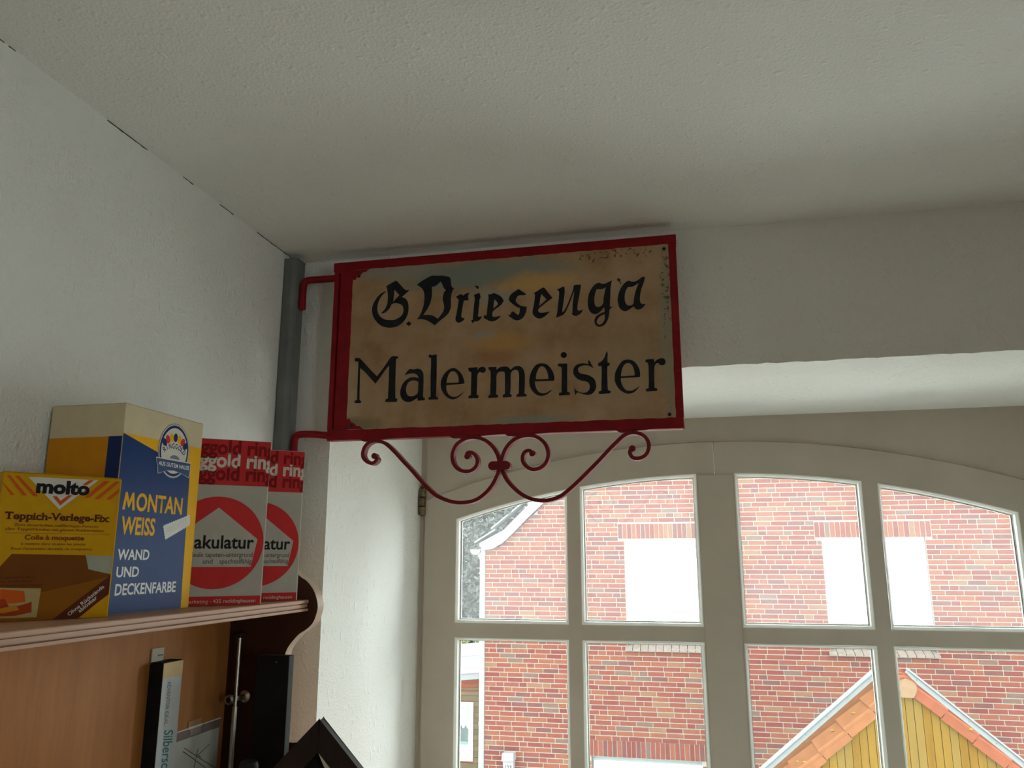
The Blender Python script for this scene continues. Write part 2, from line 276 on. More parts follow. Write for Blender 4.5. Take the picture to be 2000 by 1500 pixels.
SCROLL_A=[(-5876,1936),(-5844,1910),(-5819,1868),(-5871,1810),(-5949,1801),(-6037,1844),(-6100,1920),(-6110,2009),(-6072,2120),(-5989,2199),(-5880,2233),(-5785,2222),(-5674,2181),(-5562,2097),(-5418,1960),(-5274,1809),(-5116,1652),(-4959,1482),(-4804,1321),(-4636,1176),(-4455,1087),(-4276,1035),(-4099,1022),(-3923,1043),(-3778,1104),(-3647,1207),(-3546,1324),(-3474,1449),(-3424,1575),(-3407,1688),(-3417,1816),(-3461,1932),(-3535,2048),(-3639,2145),(-3757,2207),(-3906,2234),(-4040,2216),(-4159,2162),(-4248,2085),(-4306,1956),(-4311,1841),(-4272,1725),(-4181,1636),(-4062,1598),(-3944,1609),(-3856,1678),(-3825,1770),(-3843,1857),(-3903,1930),(-3977,1954),(-4029,1927),(-4021,1876)]
SCROLL_B=[(-962,1931),(-1000,1895),(-1004,1844),(-974,1784),(-903,1753),(-802,1765),(-713,1828),(-669,1944),(-683,2062),(-759,2160),(-873,2213),(-1004,2213),(-1122,2158),(-1243,2050),(-1393,1907),(-1560,1734),(-1740,1562),(-1921,1390),(-2102,1233),(-2267,1111),(-2447,1049),(-2627,1037),(-2808,1069),(-2974,1146),(-3126,1267),(-3249,1404),(-3326,1541),(-3370,1708),(-3350,1844),(-3280,2009),(-3156,2142),(-3001,2214),(-2831,2231),(-2678,2188),(-2557,2085),(-2497,1955),(-2491,1820),(-2545,1701),(-2652,1622),(-2774,1603),(-2881,1650),(-2957,1742),(-2964,1848),(-2918,1930),(-2833,1950),(-2784,1896)]
# ---- the surfaces of the room
WHITE = (0.83, 0.82, 0.775)
m_ceil = plaster('ceiling_woodchip_paint', (0.83, 0.825, 0.785), 0.45)
m_wall = plaster('wall_woodchip_paint', WHITE, 0.55)
m_reveal = plaster('reveal_paint', (0.80, 0.80, 0.76), 0.35)
# left wall: the same paper, with the dark cracks along the ceiling joint
m_wall_left = plaster('wall_woodchip_paint_cracked', WHITE, 0.55)
t = m_wall_left.node_tree; b = t.nodes['Principled BSDF']; v = coords(t)
sep = node(t, 'ShaderNodeSeparateXYZ'); t.links.new(v, sep.inputs[0])
mp = node(t, 'ShaderNodeMapping'); mp.inputs['Scale'].default_value = (1, 1, 0.0); t.links.new(v, mp.inputs['Vector'])
wob = mathn(t, 'MULTIPLY', noise(t, mp.outputs['Vector'], 60), 0.0034)
near = mathn(t, 'GREATER_THAN', mathn(t, 'ADD', sep.outputs['Z'], wob), 0.6200)
patchy = mathn(t, 'GREATER_THAN', noise(t, mp.outputs['Vector'], 11, 3), 0.49)
src = b.inputs['Base Color'].links[0].from_socket
t.links.new(mixrgb(t, mathn(t, 'MULTIPLY', near, patchy), src, (0.03, 0.03, 0.025)), b.inputs['Base Color'])

m_floor = wood('oak_floor', (0.40, 0.27, 0.16), (0.52, 0.37, 0.24), 0.5, (12, 1, 12))
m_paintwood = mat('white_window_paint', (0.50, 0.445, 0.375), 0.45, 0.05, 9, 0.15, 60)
m_lit_white = mat('white_paint_lit', (0.86, 0.86, 0.80), 0.4, 0.04, 20)  # lighter than the sash white: daylight on the beads put into the colour
m_putty = mat('dark_putty', (0.06, 0.06, 0.055), 0.8, 0.3, 50)
m_brass = mat('old_brass', (0.20, 0.15, 0.085), 0.5, 0.5, 70, 0.3, 120, 0.7)

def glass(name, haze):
    """thin pane: clear, a weak mirror reflection and a translucent haze standing in for lens glare"""
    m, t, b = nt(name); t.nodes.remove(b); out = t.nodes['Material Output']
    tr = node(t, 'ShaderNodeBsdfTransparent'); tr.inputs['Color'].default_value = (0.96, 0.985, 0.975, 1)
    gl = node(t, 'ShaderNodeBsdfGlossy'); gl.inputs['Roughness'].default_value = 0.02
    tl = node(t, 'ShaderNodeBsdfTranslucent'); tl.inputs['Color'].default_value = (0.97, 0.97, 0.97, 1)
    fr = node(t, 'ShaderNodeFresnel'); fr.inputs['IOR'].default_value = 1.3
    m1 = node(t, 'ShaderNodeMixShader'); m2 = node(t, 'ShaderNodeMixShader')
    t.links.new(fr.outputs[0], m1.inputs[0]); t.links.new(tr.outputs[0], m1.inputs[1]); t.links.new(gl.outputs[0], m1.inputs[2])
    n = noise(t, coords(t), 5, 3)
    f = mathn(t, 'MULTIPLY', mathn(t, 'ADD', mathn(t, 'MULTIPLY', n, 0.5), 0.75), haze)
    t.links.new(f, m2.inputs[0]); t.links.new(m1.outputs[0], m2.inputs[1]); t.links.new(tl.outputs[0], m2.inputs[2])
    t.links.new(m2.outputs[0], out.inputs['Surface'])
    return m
m_glass_veil = glass('glare_veil_glass', 0.026)  # upper panes: lens glare put into the glass as a stronger haze
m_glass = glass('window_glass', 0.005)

# ------------------------------------------------------------------ room shell (eye at 0,0,0)
ZC, ZF = 0.62, -EYE
XL, XR, YW, YB = -0.7945, 2.9, 1.4734, -3.6
ZS = 0.3487                 # soffit of the window recess
RX0, RX1 = -0.7035, 0.8305  # recess sides
YG = 2.03                   # room side of the sashes
YO = 2.14

struct(part('ceiling', MB().box(XL-0.2, XR+0.2, YB-0.2, YW+0.7, ZC, ZC+0.2), m_ceil))
struct(part('floor', MB().box(XL-0.2, XR+0.2, YB-0.2, YW+0.7, ZF-0.2, ZF), m_floor))
struct(part('wall_left', MB().box(XL-0.2, XL, YB-0.2, YW, ZF, ZC), m_wall_left))

w = MB()
w.box(XL-0.2, RX0, YW, YO, ZF, ZC)
w.box(RX1, XR+0.2, YW, YO, ZF, ZC)
w.box(RX0, RX1, YW, YO, ZF, -0.721)
# lintel with a hand-filled, slightly uneven lower arris
N = 90
xs = [RX0 + (RX1-RX0)*i/N for i in range(N+1)]
jz = [ZS + random.uniform(-0.0016, 0.0010) for _ in xs]
vs = []
for x, z in zip(xs, jz):
    vs += [(x, YW, ZC), (x, YW, z), (x, YW+0.012, ZS), (x, YO, ZS), (x, YO, ZC)]
fs = []
for i in range(N):
    a = 5*i
    fs += [(a, a+5, a+6, a+1), (a+1, a+6, a+7, a+2), (a+2, a+7, a+8, a+3), (a+3, a+8, a+9, a+4)]
w.add(vs, fs)
struct(part('wall_window', w, m_wall))

def wall_with_opening(name, axis, pos, th, a0, a1, o0, o1, z0, z1):
    mb = MB()
    def bx(p, q, r, s):
        if axis == 'x': mb.box(pos, pos+th, p, q, r, s)
        else: mb.box(p, q, pos, pos+th, r, s)
    bx(a0, o0, ZF, ZC); bx(o1, a1, ZF, ZC); bx(o0, o1, ZF, z0); bx(o0, o1, z1, ZC)
    struct(part(name, mb, m_wall))
wall_with_opening('wall_right', 'x', XR, 0.2, YB-0.2, YW, -2.4, -1.5, -0.9, 0.5)  # opening for the added window
struct(part('wall_back', MB().box(XL, XR, YB-0.2, YB, ZF, ZC), m_wall))

# ------------------------------------------------------------------ the window: two arched sashes in a white frame
XM = 0.0635
def arch(x, d=0.0):
    Rr = 2.17
    return 0.2075 + d - (Rr - math.sqrt(Rr*Rr - (x-XM)**2))
def opening(x0, x1, z0, top, d=0.0, n=8):
    """pane outline; top = height or None for the arched edge; d = inset"""
    x0 += d; x1 -= d; z0 += d
    pts = [(x0, z0), (x1, z0)]
    for i in range(n+1):
        x = x1 + (x0-x1)*i/n
        pts.append((x, (arch(x) if top is None else top) - d))
    return pts
COLS = [(-0.6005, -0.307), (-0.274, 0.0185), (0.109, 0.400), (0.435, 0.727)]
ROWS = [(-0.158, None), (-0.60, -0.194)]

def make_sash(name, x0, x1, cols, label):
    poly = [(x0, -0.68), (x1, -0.68)] + [(x1+(x0-x1)*i/16, arch(x1+(x0-x1)*i/16, 0.078)) for i in range(17)]
    holes = [opening(c[0], c[1], r[0], r[1]) for c in cols for r in ROWS]
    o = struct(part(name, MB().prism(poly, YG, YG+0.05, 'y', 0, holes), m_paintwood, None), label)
    for c in cols:
        for ri, r in enumerate(ROWS):
            rings = [(0.0, YG-0.0012), (0.0022, YG-0.0022), (0.0065, YG+0.004), (0.0065, YG+0.020), (0.0085, YG+0.020), (0.0095, YG+0.024), (0.0095, YG+0.030)]
            mb = MB(); vs = []; k = None
            for d, y in rings:
                pl = opening(c[0], c[1], r[0], r[1], d); k = len(pl); vs += [(p[0], y, p[1]) for p in pl]
            for i in range(len(rings)-1):
                mb.add(vs[i*k:(i+2)*k], [(j, (j+1) % k, k+(j+1) % k, k+j) for j in range(k)], 1 if i == 4 else 0)
            part('glazing_bead', mb, [m_lit_white, m_putty], o)
            pl = opening(c[0], c[1], r[0], r[1], 0.003)
            part('pane', MB().prism(pl, YG+0.026, YG+0.029, 'y'), m_glass_veil if ri == 0 else m_glass, o)
    return o
sash_a = make_sash('window_1', -0.686, 0.0627, COLS[:2], 'left sash of the arched white window behind the sign')
sash_b = make_sash('window_2', 0.0643, 0.813, COLS[2:], 'right sash of the arched white window facing the gable')
part('cover_strip', MB().box(0.021, 0.106, YG-0.004, YG-0.0005, -0.66, 0.2035), m_paintwood, sash_a, 0.001)
h = MB()
for i in range(3):
    h.lathe([(0.0085, 0), (0.0098, 0.001), (0.0098, 0.021), (0.0085, 0.022)], (-0.6935, YG-0.006, 0.114+0.0235*i), 'z', 12)
h.lathe([(0.003, 0), (0.006, 0.003), (0.0045, 0.008), (0.001, 0.011)], (-0.6935, YG-0.006, 0.1835), 'z', 12)
h.box(-0.7015, -0.69, YG+0.000, YG+0.006, 0.112, 0.178)
part('hinge', h, m_brass, sash_a, 0, smooth=True)

f = MB()
f.box(RX0, -0.688, YG+0.012, YO-0.02, -0.70, ZS)                # left jamb
f.box(0.815, RX1, YG+0.012, YO-0.02, -0.70, ZS)
n = 24; x0, x1 = -0.688, 0.815
f.prism([(x0, ZS), (x1, ZS)] + [(x1+(x0-x1)*i/n, arch(x1+(x0-x1)*i/n, 0.0795)) for i in range(n+1)], YG+0.006, YO-0.02, 'y')
f.box(-0.688, 0.815, YG+0.012, YO-0.02, -0.70, -0.682)
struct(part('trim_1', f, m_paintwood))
struct(part('trim_2', MB().box(RX0+0.001, RX1-0.001, YW-0.25, YG+0.02, -0.72, -0.70), m_lit_white, None, 0.003))  # unseen window board, widened into the room to bounce light at the ceiling

# window added in the unseen right wall, sized to brighten the room
def added_window(name, axis, pos, a0, a1, z0, z1):
    mb = MB(); g = MB()
    def bx(m, p, q, r, s, d0=0.0, d1=0.06):
        if axis == 'x': m.box(pos+d0, pos+d1, p, q, r, s)
        else: m.box(p, q, pos+d0, pos+d1, r, s)
    bx(mb, a0, a1, z0, z0+0.06); bx(mb, a0, a1, z1-0.06, z1)
    for k in range(4):
        c = a0 + 0.03 + (a1-a0-0.06)*k/3
        bx(mb, c-0.03, c+0.03, z0+0.06, z1-0.06)
    o = struct(part(name, mb, m_paintwood))
    for k in range(3):
        c0 = a0 + 0.06 + (a1-a0-0.06)*k/3; c1 = a0 + (a1-a0-0.06)*(k+1)/3
        g = MB(); bx(g, c0, c1, z0+0.06, z1-0.06, 0.03, 0.033)
        part('pane', g, m_glass, o)
added_window('window_added', 'x', XR+0.07, -2.4, -1.5, -0.9, 0.5)

# ------------------------------------------------------------------ the sign
m_red = mat('red_iron_paint', (0.24, 0.007, 0.012), 0.42, 0.18, 25, 0.25, 60)
m_red_scroll = mat('dark_red_iron_paint', (0.19, 0.007, 0.012), 0.5, 0.2, 40, 0.2, 90, spec=0.25)
m_letter = mat('black_sign_paint', (0.016, 0.017, 0.02), 0.5, 0.4, 60)
m_post = mat('grey_steel_paint', (0.17, 0.175, 0.165), 0.6, 0.12, 30, 0.15, 80)

def sign_board_material():
    m, t, b = nt('weathered_cream_enamel'); v = coords(t)
    ragged = mathn(t, 'MULTIPLY', mathn(t, 'SUBTRACT', noise(t, v, 28, 6, 0.7), 0.5), 1.65)
    def ell(cx, cz, rx, rz):
        mp = node(t, 'ShaderNodeMapping'); cx += 0.344; cz -= 0.2265       # the board's own frame
        mp.inputs['Location'].default_value = (-cx/rx, 0, -cz/rz)
        mp.inputs['Scale'].default_value = (1/rx, 0, 1/rz); t.links.new(v, mp.inputs['Vector'])
        ln = node(t, 'ShaderNodeVectorMath', operation='LENGTH'); t.links.new(mp.outputs['Vector'], ln.inputs[0])
        d = mathn(t, 'ADD', ln.outputs['Value'], ragged)
        return mathn(t, 'MULTIPLY', mathn(t, 'SUBTRACT', 1.25, d), 1.4, True)
    col = ramp(t, noise(t, v, 9, 6, 0.65), [(0.30, (0.27, 0.145, 0.060)), (0.5, (0.40, 0.245, 0.120)), (0.68, (0.46, 0.315, 0.19))])
    col = mixrgb(t, mathn(t, 'MULTIPLY', ramp(t, noise(t, v, 40, 5, 0.75), [(0.56, (0, 0, 0)), (0.70, (1, 1, 1))]), 0.45), col, (0.34, 0.17, 0.06))
    for cx, cz, rx, rz, c, k in (
            (-0.43, 0.545, 0.11, 0.030, (0.20, 0.23, 0.20), 0.9), (-0.30, 0.545, 0.10, 0.026, (0.22, 0.25, 0.21), 0.85),
            (-0.55, 0.565, 0.08, 0.02, (0.30, 0.28, 0.23), 0.8), (-0.35, 0.500, 0.05, 0.018, (0.34, 0.33, 0.27), 0.7),
            (-0.37, 0.417, 0.024, 0.012, (0.30, 0.29, 0.27), 0.95), (-0.28, 0.252, 0.08, 0.008, (0.25, 0.28, 0.22), 0.8),
            (-0.27, 0.520, 0.075, 0.022, (0.58, 0.33, 0.09), 0.8), (-0.34, 0.405, 0.06, 0.02, (0.52, 0.27, 0.07), 0.75),
            (-0.345, 0.375, 0.045, 0.014, (0.36, 0.15, 0.05), 0.55), (-0.02, 0.40, 0.02, 0.16, (0.27, 0.25, 0.17), 0.8),
            (-0.11, 0.35, 0.09, 0.08, (0.38, 0.27, 0.15), 0.55), (-0.62, 0.255, 0.04, 0.016, (0.20, 0.16, 0.08), 0.8)):
        col = mixrgb(t, mathn(t, 'MULTIPLY', ell(cx, cz, rx, rz), k), col, c)
    # dark chips, dense along the upper right edge, sparse elsewhere
    sp = noise(t, v, 120, 3, 0.7); zone = mathn(t, 'MAXIMUM', ell(-0.12, 0.563, 0.12, 0.014), ell(-0.025, 0.50, 0.012, 0.11))
    thr = mathn(t, 'SUBTRACT', 0.725, mathn(t, 'MULTIPLY', zone, 0.17))
    chips = mathn(t, 'GREATER_THAN', sp, thr)
    col = mixrgb(t, mathn(t, 'MULTIPLY', chips, 0.85), col, (0.05, 0.03, 0.018))
    t.links.new(col, b.inputs['Base Color'])
    b.inputs['Roughness'].default_value = 0.55
    bump(t, b, noise(t, v, 90, 5, 0.7), 0.25, 0.0006)
    return m
m_board = sign_board_material()

SX0, SX1, SZ0, SZ1 = -0.686, -0.002, 0.2265, 0.5935        # outer iron frame
SF = 1.4234                                                # its front
sign = thing('hanging_sign', 'old red-framed iron shop sign with black lettering on a weathered cream board', 'sign', ((SX0+SX1)/2, SF, SZ0))
# angle-iron rails: a front flange and a leg running back
fr = MB(); fr.box(SX0-0.004, SX1, SF, SF+0.004, SZ1-0.0195, SZ1); fr.box(SX0-0.004, SX1, SF+0.004, SF+0.022, SZ1-0.004, SZ1)
part('top_rail', fr, m_red, sign, 0.0012)
fr = MB(); fr.box(SX0-0.001, SX1-0.002, SF, SF+0.004, SZ0, SZ0+0.0205); fr.box(SX0-0.001, SX1-0.002, SF+0.004, SF+0.022, SZ0, SZ0+0.004)
part('bottom_rail', fr, m_red, sign, 0.0012)
fr = MB(); fr.box(SX0+0.012, -0.646, SF, SF+0.004, SZ0+0.0205, SZ1-0.0195); fr.box(SX0+0.012, SX0+0.016, SF+0.004, SF+0.022, SZ0+0.0205, SZ1-0.0195)
part('stile', fr, m_red, sign, 0.0012)
fr = MB(); fr.box(-0.0175, SX1-0.001, SF, SF+0.004, SZ0+0.0205, SZ1-0.0195); fr.box(SX1-0.005, SX1-0.001, SF+0.004, SF+0.022, SZ0+0.0205, SZ1-0.0195)
part('stile', fr, m_red, sign, 0.0012)
part('mounting_bar', MB().box(SX0, SX0+0.0095, SF-0.003, SF+0.02, SZ0+0.0205, SZ1-0.0195), m_red, sign, 0.001)
for z0, s in ((SZ1-0.0195, -1), (SZ0+0.0205, 1)):           # stepped corner gussets over the board
    g = [(-0.646, z0), (-0.646, z0+s*0.020), (-0.641, z0+s*0.021), (-0.637, z0+s*0.014), (-0.630, z0+s*0.011), (-0.626, z0+s*0.006), (-0.619, z0+s*0.0055), (-0.612, z0)]
    part('corner_gusset', MB().prism(g, SF-0.0006, SF+0.001, 'y'), m_red, sign)
rag = []
x = -0.6465
edge = [(-0.6465, 0.246), (-0.017, 0.246), (-0.017, 0.5745), (-0.6465, 0.5745)]
for i in range(4):
    a, c = edge[i], edge[(i+1) % 4]; n = 60 if i % 2 == 0 else 30
    for k in range(n):
        q = k/n; jx, jz_ = random.uniform(-0.0006, 0.0006), random.uniform(-0.0008, 0.0008)
        rag.append((a[0]+(c[0]-a[0])*q+jx, a[1]+(c[1]-a[1])*q+jz_))
part('sign_board', MB().prism(rag, SF-0.0002, SF+0.003, 'y'), m_board, sign)
for gl in GLYPHS:
    mb = MB()
    for pi, rings in enumerate(gl):
        rr = [smooth_ring([(p[0]*1e-4, p[1]*1e-4) for p in r], 3) for r in rings]
        mb.prism(rr[0], SF-0.0006-0.00005*pi, SF-0.0001, 'y', 0, rr[1:])
    part('letter', mb, m_letter, sign)
for sx, sz in ((-0.6335, 0.5605), (-0.025, 0.566), (-0.028, 0.252), (-0.637, 0.2535)):
    part('screw', MB().lathe([(0.0001, -0.0012), (0.0028, -0.001), (0.0034, 0)], (sx, SF-0.0004, sz), 'y', 10), m_letter, sign)
for z in (0.50, 0.41, 0.33, 0.262):
    part('rivet', MB().lathe([(0.0001, -0.0014), (0.002, -0.001), (0.0028, 0)], (-0.0095, SF, z), 'y', 10), m_red, sign)

def ribbon(path, th, y0, y1):
    """flat iron bar bent on edge: thickness th in the picture plane, depth y0..y1"""
    pts = spline([(p[0]*1e-4, p[1]*1e-4) for p in path], 4); n = len(pts); vs = []
    for i, p in enumerate(pts):
        tg = (pts[min(i+1, n-1)] - pts[max(i-1, 0)]); tg.normalize(); nn = Vector((-tg.y, tg.x)) * th/2
        a, c = p+nn, p-nn
        vs += [(a.x, y0, a.y), (c.x, y0, c.y), (c.x, y1, c.y), (a.x, y1, a.y)]
    fs = [(4*i+k, 4*i+(k+1) % 4, 4*i+4+(k+1) % 4, 4*i+4+k) for i in range(n-1) for k in range(4)]
    fs += [(0, 1, 2, 3), tuple(4*(n-1)+k for k in (3, 2, 1, 0))]
    mb = MB().add(vs, fs)
    for e in (pts[0], pts[-1]):
        mb.lathe([(0.0045, 0), (0.0058, 0.001), (0.0058, y1-y0-0.001), (0.0045, y1-y0)], (e.x, y0-0.0003, e.y), 'y', 14)
    return mb
for path in (SCROLL_A, SCROLL_B):
    part('scroll', ribbon(path, 0.0066, SF+0.001, SF+0.017), m_red_scroll, sign, 0, smooth=True)
cx, cz = SCROLL_A[29][0]*1e-4+0.001, SCROLL_A[29][1]*1e-4-0.0005
col = [(cx+0.0145*sx+0.0065*math.cos(a), cz+0.0075*math.sin(a)) for sx, aa in ((1, range(-90, 91, 20)), (-1, range(90, 271, 20))) for a in [R(q) for q in aa]]
part('collar', MB().prism(col, SF-0.0015, SF+0.015, 'y'), m_red_scroll, sign, 0.001)
for cx_, w_ in ((-0.6010, 0.018), (-0.4200, 0.019), (-0.3120, 0.019), (-0.1090, 0.016)):
    z = SZ0
    part('weld_plate', MB().prism([(cx_-w_, z+0.001), (cx_+w_, z+0.001), (cx_+w_*0.55, z-0.004), (cx_-w_*0.55, z-0.004)], SF+0.0005, SF+0.0125, 'y'), m_red_scroll, sign)
# brackets: a bar to the post, bent down along it
for z, dz in ((0.562, 0.062), (0.2405, 0.070)):
    mb = MB()
    mb.tube(spline([(SX0+0.002, SF+0.004, z-0.004 if z < 0.3 else z), (-0.72, SF+0.004, z), (-0.748, SF+0.004, z), (-0.7555, SF+0.004, z-0.006), (-0.757, SF+0.003, z-0.02), (-0.757, SF+0.003, z-dz)], 5), 0.0072, 10)
    part('bracket', mb, m_red, sign, 0, smooth=True)

post = tag(part('steel_post', MB().prism([(XL+0.0005, 1.4105), (-0.774, 1.4085), (-0.7655, 1.4145), (-0.7655, 1.446), (XL+0.0005, 1.446)], -0.41, 0.606, 'z'), m_post, None, 0.0015),
           'grey painted steel post in the room corner carrying the red sign', 'post')

# ------------------------------------------------------------------ wooden wall rack with the boxes
m_shelf = wood('walnut_shelf', (0.42, 0.235, 0.145), (0.54, 0.32, 0.21), 0.4, (12, 1, 12), 5, 0.0)
m_panel = wood('orange_walnut_panel', (0.33, 0.128, 0.033), (0.43, 0.175, 0.05), 0.55, (10, 10, 1), 4, 0.0)
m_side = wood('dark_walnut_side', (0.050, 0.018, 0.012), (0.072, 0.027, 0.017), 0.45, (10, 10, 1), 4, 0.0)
m_panel_out = wood('orange_walnut_outer', (0.42, 0.21, 0.075), (0.52, 0.28, 0.11), 0.45, (10, 10, 1), 4)  # unseen outer face, coloured to bounce warm light onto the wall
m_edge_lit = wood('walnut_lit_edge', (0.45, 0.32, 0.23), (0.55, 0.42, 0.32), 0.4, (10, 10, 1), 5, 0.0)
ZH = -0.065                                       # top of the shelf
YP = 1.25                                         # inner face of the end board
ZB = -0.42                                        # top of the sideboard the rack stands on
rack = thing('wall_rack', 'brown walnut wall rack carrying the paint cartons on its upper shelf', 'shelf', (-0.70, 0.8, ZB))
sh = MB()                                         # moulded shelf front: three steps
prof = [(XL+0.0005, ZH), (-0.6215, ZH), (-0.6205, ZH-0.001), (-0.6205, ZH-0.0050), (-0.6255, ZH-0.0058), (-0.6255, ZH-0.0066), (-0.6225, ZH-0.0070), (-0.6225, ZH-0.0118), (-0.6265, ZH-0.0124), (-0.6265, ZH-0.0134), (-0.6205, ZH-0.0138), (-0.6205, ZH-0.0172), (-0.6215, ZH-0.018), (XL+0.0005, ZH-0.018)]
sh.prism(prof, 0.05, YP-0.0005, 'y')
part('shelf_board', sh, m_shelf, rack)
part('back_panel', MB().box(-0.775, -0.76, 0.05, YP-0.0005, ZB+0.0005, ZH-0.0185), m_panel, rack)
inner = [(-0.7935, 0.015), (-0.70, 0.012), (-0.665, -0.008), (-0.638, -0.028), (-0.626, -0.035), (-0.614, -0.048), (-0.607, -0.062), (-0.604, -0.076), (-0.606, -0.088), (-0.611, -0.101), (-0.621, -0.111), (-0.634, -0.119), (-0.644, -0.129), (-0.652, -0.139), (-0.656, -0.147), (-0.6585, -0.158), (-0.6615, -0.19), (-0.664, -0.23), (-0.662, -0.265), (-0.656, -0.281), (-0.646, -0.284), (-0.635, -0.285), (-0.620, -0.284), (-0.600, -0.288), (-0.58, -0.30), (-0.565, -0.33), (-0.56, -0.37), (-0.56, ZB+0.0005), (-0.7935, ZB+0.0005)]
front = spline([(p[0], p[1]) for p in inner[2:27]], 3)
outline = [inner[0], inner[1]] + [tuple(p) for p in front] + inner[27:]
sd = MB().prism(outline, YP, YP+0.022, 'y')
# the light on the front edge is put into a paler wood
sdm = sd.mesh('end_board'); link('end_board', sdm, [m_side, m_edge_lit, m_panel_out], rack); sdm.transform(__import__('mathutils').Matrix.Translation(-Vector(rack.location)))
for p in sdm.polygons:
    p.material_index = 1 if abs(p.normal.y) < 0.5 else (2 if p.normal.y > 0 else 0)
sb = thing('sideboard', 'low brown sideboard under the wall rack', 'cabinet', (-0.6, 0.7, ZF))
part('top', MB().box(XL+0.002, -0.36, 0.0, 1.46, ZB-0.03, ZB), m_shelf, sb, 0.003)
part('body', MB().box(XL+0.004, -0.40, 0.02, 1.44, ZF+0.08, ZB-0.0305), m_panel, sb, 0.002)
part('plinth', MB().box(XL+0.01, -0.44, 0.05, 1.40, ZF+0.0005, ZF+0.0795), m_side, sb)

# ---- printed cartons: local frame x = along the front, y = into the carton, z = up
def carton(name, label, right, ang, w_, d_, h_, m_body, group=None, flaps=True):
    a = R(ang); th = math.pi/2 - a
    o = thing(name, label, 'box', (right[0]-w_*math.sin(a), right[1]-w_*math.cos(a), ZH+0.0002), th, group)
    part('carton_body', MB().box(0, w_, 0, d_, 0, h_-0.0008), m_body, o, 0.0009, world_coords=False)
    if flaps:
        part('top_flap', MB().box(0.0008, w_-0.0008, 0.0006, d_*0.52, h_-0.0006, h_), m_body, o, world_coords=False)
        part('top_flap', MB().box(0.0008, w_-0.0008, d_*0.53, d_-0.0006, h_-0.0006, h_), m_body, o, world_coords=False)
    return o
def decal(o, name, polys, m, layer=1, side='front'):
    """flat print on a carton face; polys = list of outlines or (outline, hole...)"""
    mb = MB()
    for pl in polys:
        rings = pl if isinstance(pl[0][0], (tuple, list)) else [pl]
        flat = [p for r in rings for p in r]
        tri = tessellate_polygon([[Vector((p[0], p[1], 0)) for p in r] for r in rings])
        e = 0.00012*layer
        vs = [(p[0], -e, p[1]) if side == 'front' else (-e, p[0], p[1]) for p in flat]
        mb.add(vs, [tuple(t_) for t_ in tri])
    return part(name, mb, m, o, world_coords=False)
def text_mesh(s, bold=0.0, shear=0.0, space=1.0):
    cu = bpy.data.curves.new('lettering', 'FONT'); cu.body = s; cu.size = 1.0; cu.resolution_u = 3
    cu.offset = bold; cu.shear = shear; cu.space_character = space
    ob = bpy.data.objects.new('lettering', cu); C.objects.link(ob)
    bpy.context.view_layer.update()
    me = bpy.data.meshes.new_from_object(ob)
    bpy.data.objects.remove(ob); bpy.data.curves.remove(cu)
    return me
def ext(me):
    xs_ = [v_.co.x for v_ in me.vertices]; ys_ = [v_.co.y for v_ in me.vertices]
    return min(xs_), max(xs_), min(ys_), max(ys_)
CAP = ext(text_mesh('H'))[3]; XH = ext(text_mesh('x'))[3]
def text_decal(o, name, s, u0, u1, v0, cap, m, layer=3, bold=0.0, shear=0.0, rot=0.0, xh=False, clip=None, pre='', side='front', fit=None):
    """print s so that it (or the stretch `fit` of it, after `pre`) spans u0..u1 on baseline v0"""
    me = text_mesh(s, bold, shear); e = ext(me)
    if fit is None: sx = (u1-u0)/(e[1]-e[0]); ox = e[0]
    else:
        ef = ext(text_mesh(fit, bold, shear)); el = ext(text_mesh(pre+fit, bold, shear))
        sx = (u1-u0)/(ef[1]-ef[0]); ox = el[1]-(ef[1]-ef[0])
    sy = cap/(XH if xh else CAP)
    bm = bmesh.new(); bm.from_mesh(me)
    for v_ in bm.verts:
        v_.co = ((v_.co.x-ox)*sx, v_.co.y*sy, 0)
    if rot:
        c, s_ = math.cos(rot), math.sin(rot)
        for v_ in bm.verts: x_, y_ = v_.co.x, v_.co.y; v_.co = (x_*c-y_*s_, x_*s_+y_*c, 0)
    for v_ in bm.verts: v_.co.x += u0; v_.co.y += v0
    if clip:
        for cx_, nx in ((clip[0], -1), (clip[1], 1)):
            bmesh.ops.bisect_plane(bm, geom=bm.verts[:]+bm.edges[:]+bm.faces[:], plane_co=(cx_, 0, 0), plane_no=(nx, 0, 0), clear_outer=True)
    dp = 0.00012*layer
    for v_ in bm.verts:
        v_.co = (v_.co.x, -dp, v_.co.y) if side == 'front' else (-dp, v_.co.x, v_.co.y)
    bm.to_mesh(me); bm.free(); me.materials.clear()
    return link(name, me, m, o)
def disc(cx_, cz_, rx, rz, n=32, a0=0, a1=360):
    return [(cx_+rx*math.cos(R(a0+(a1-a0)*i/n)), cz_+rz*math.sin(R(a0+(a1-a0)*i/n))) for i in range(n if a1-a0 >= 360 else n+1)]
def rect(u0, u1, v0, v1): return [(u0, v0), (u1, v0), (u1, v1), (u0, v1)]

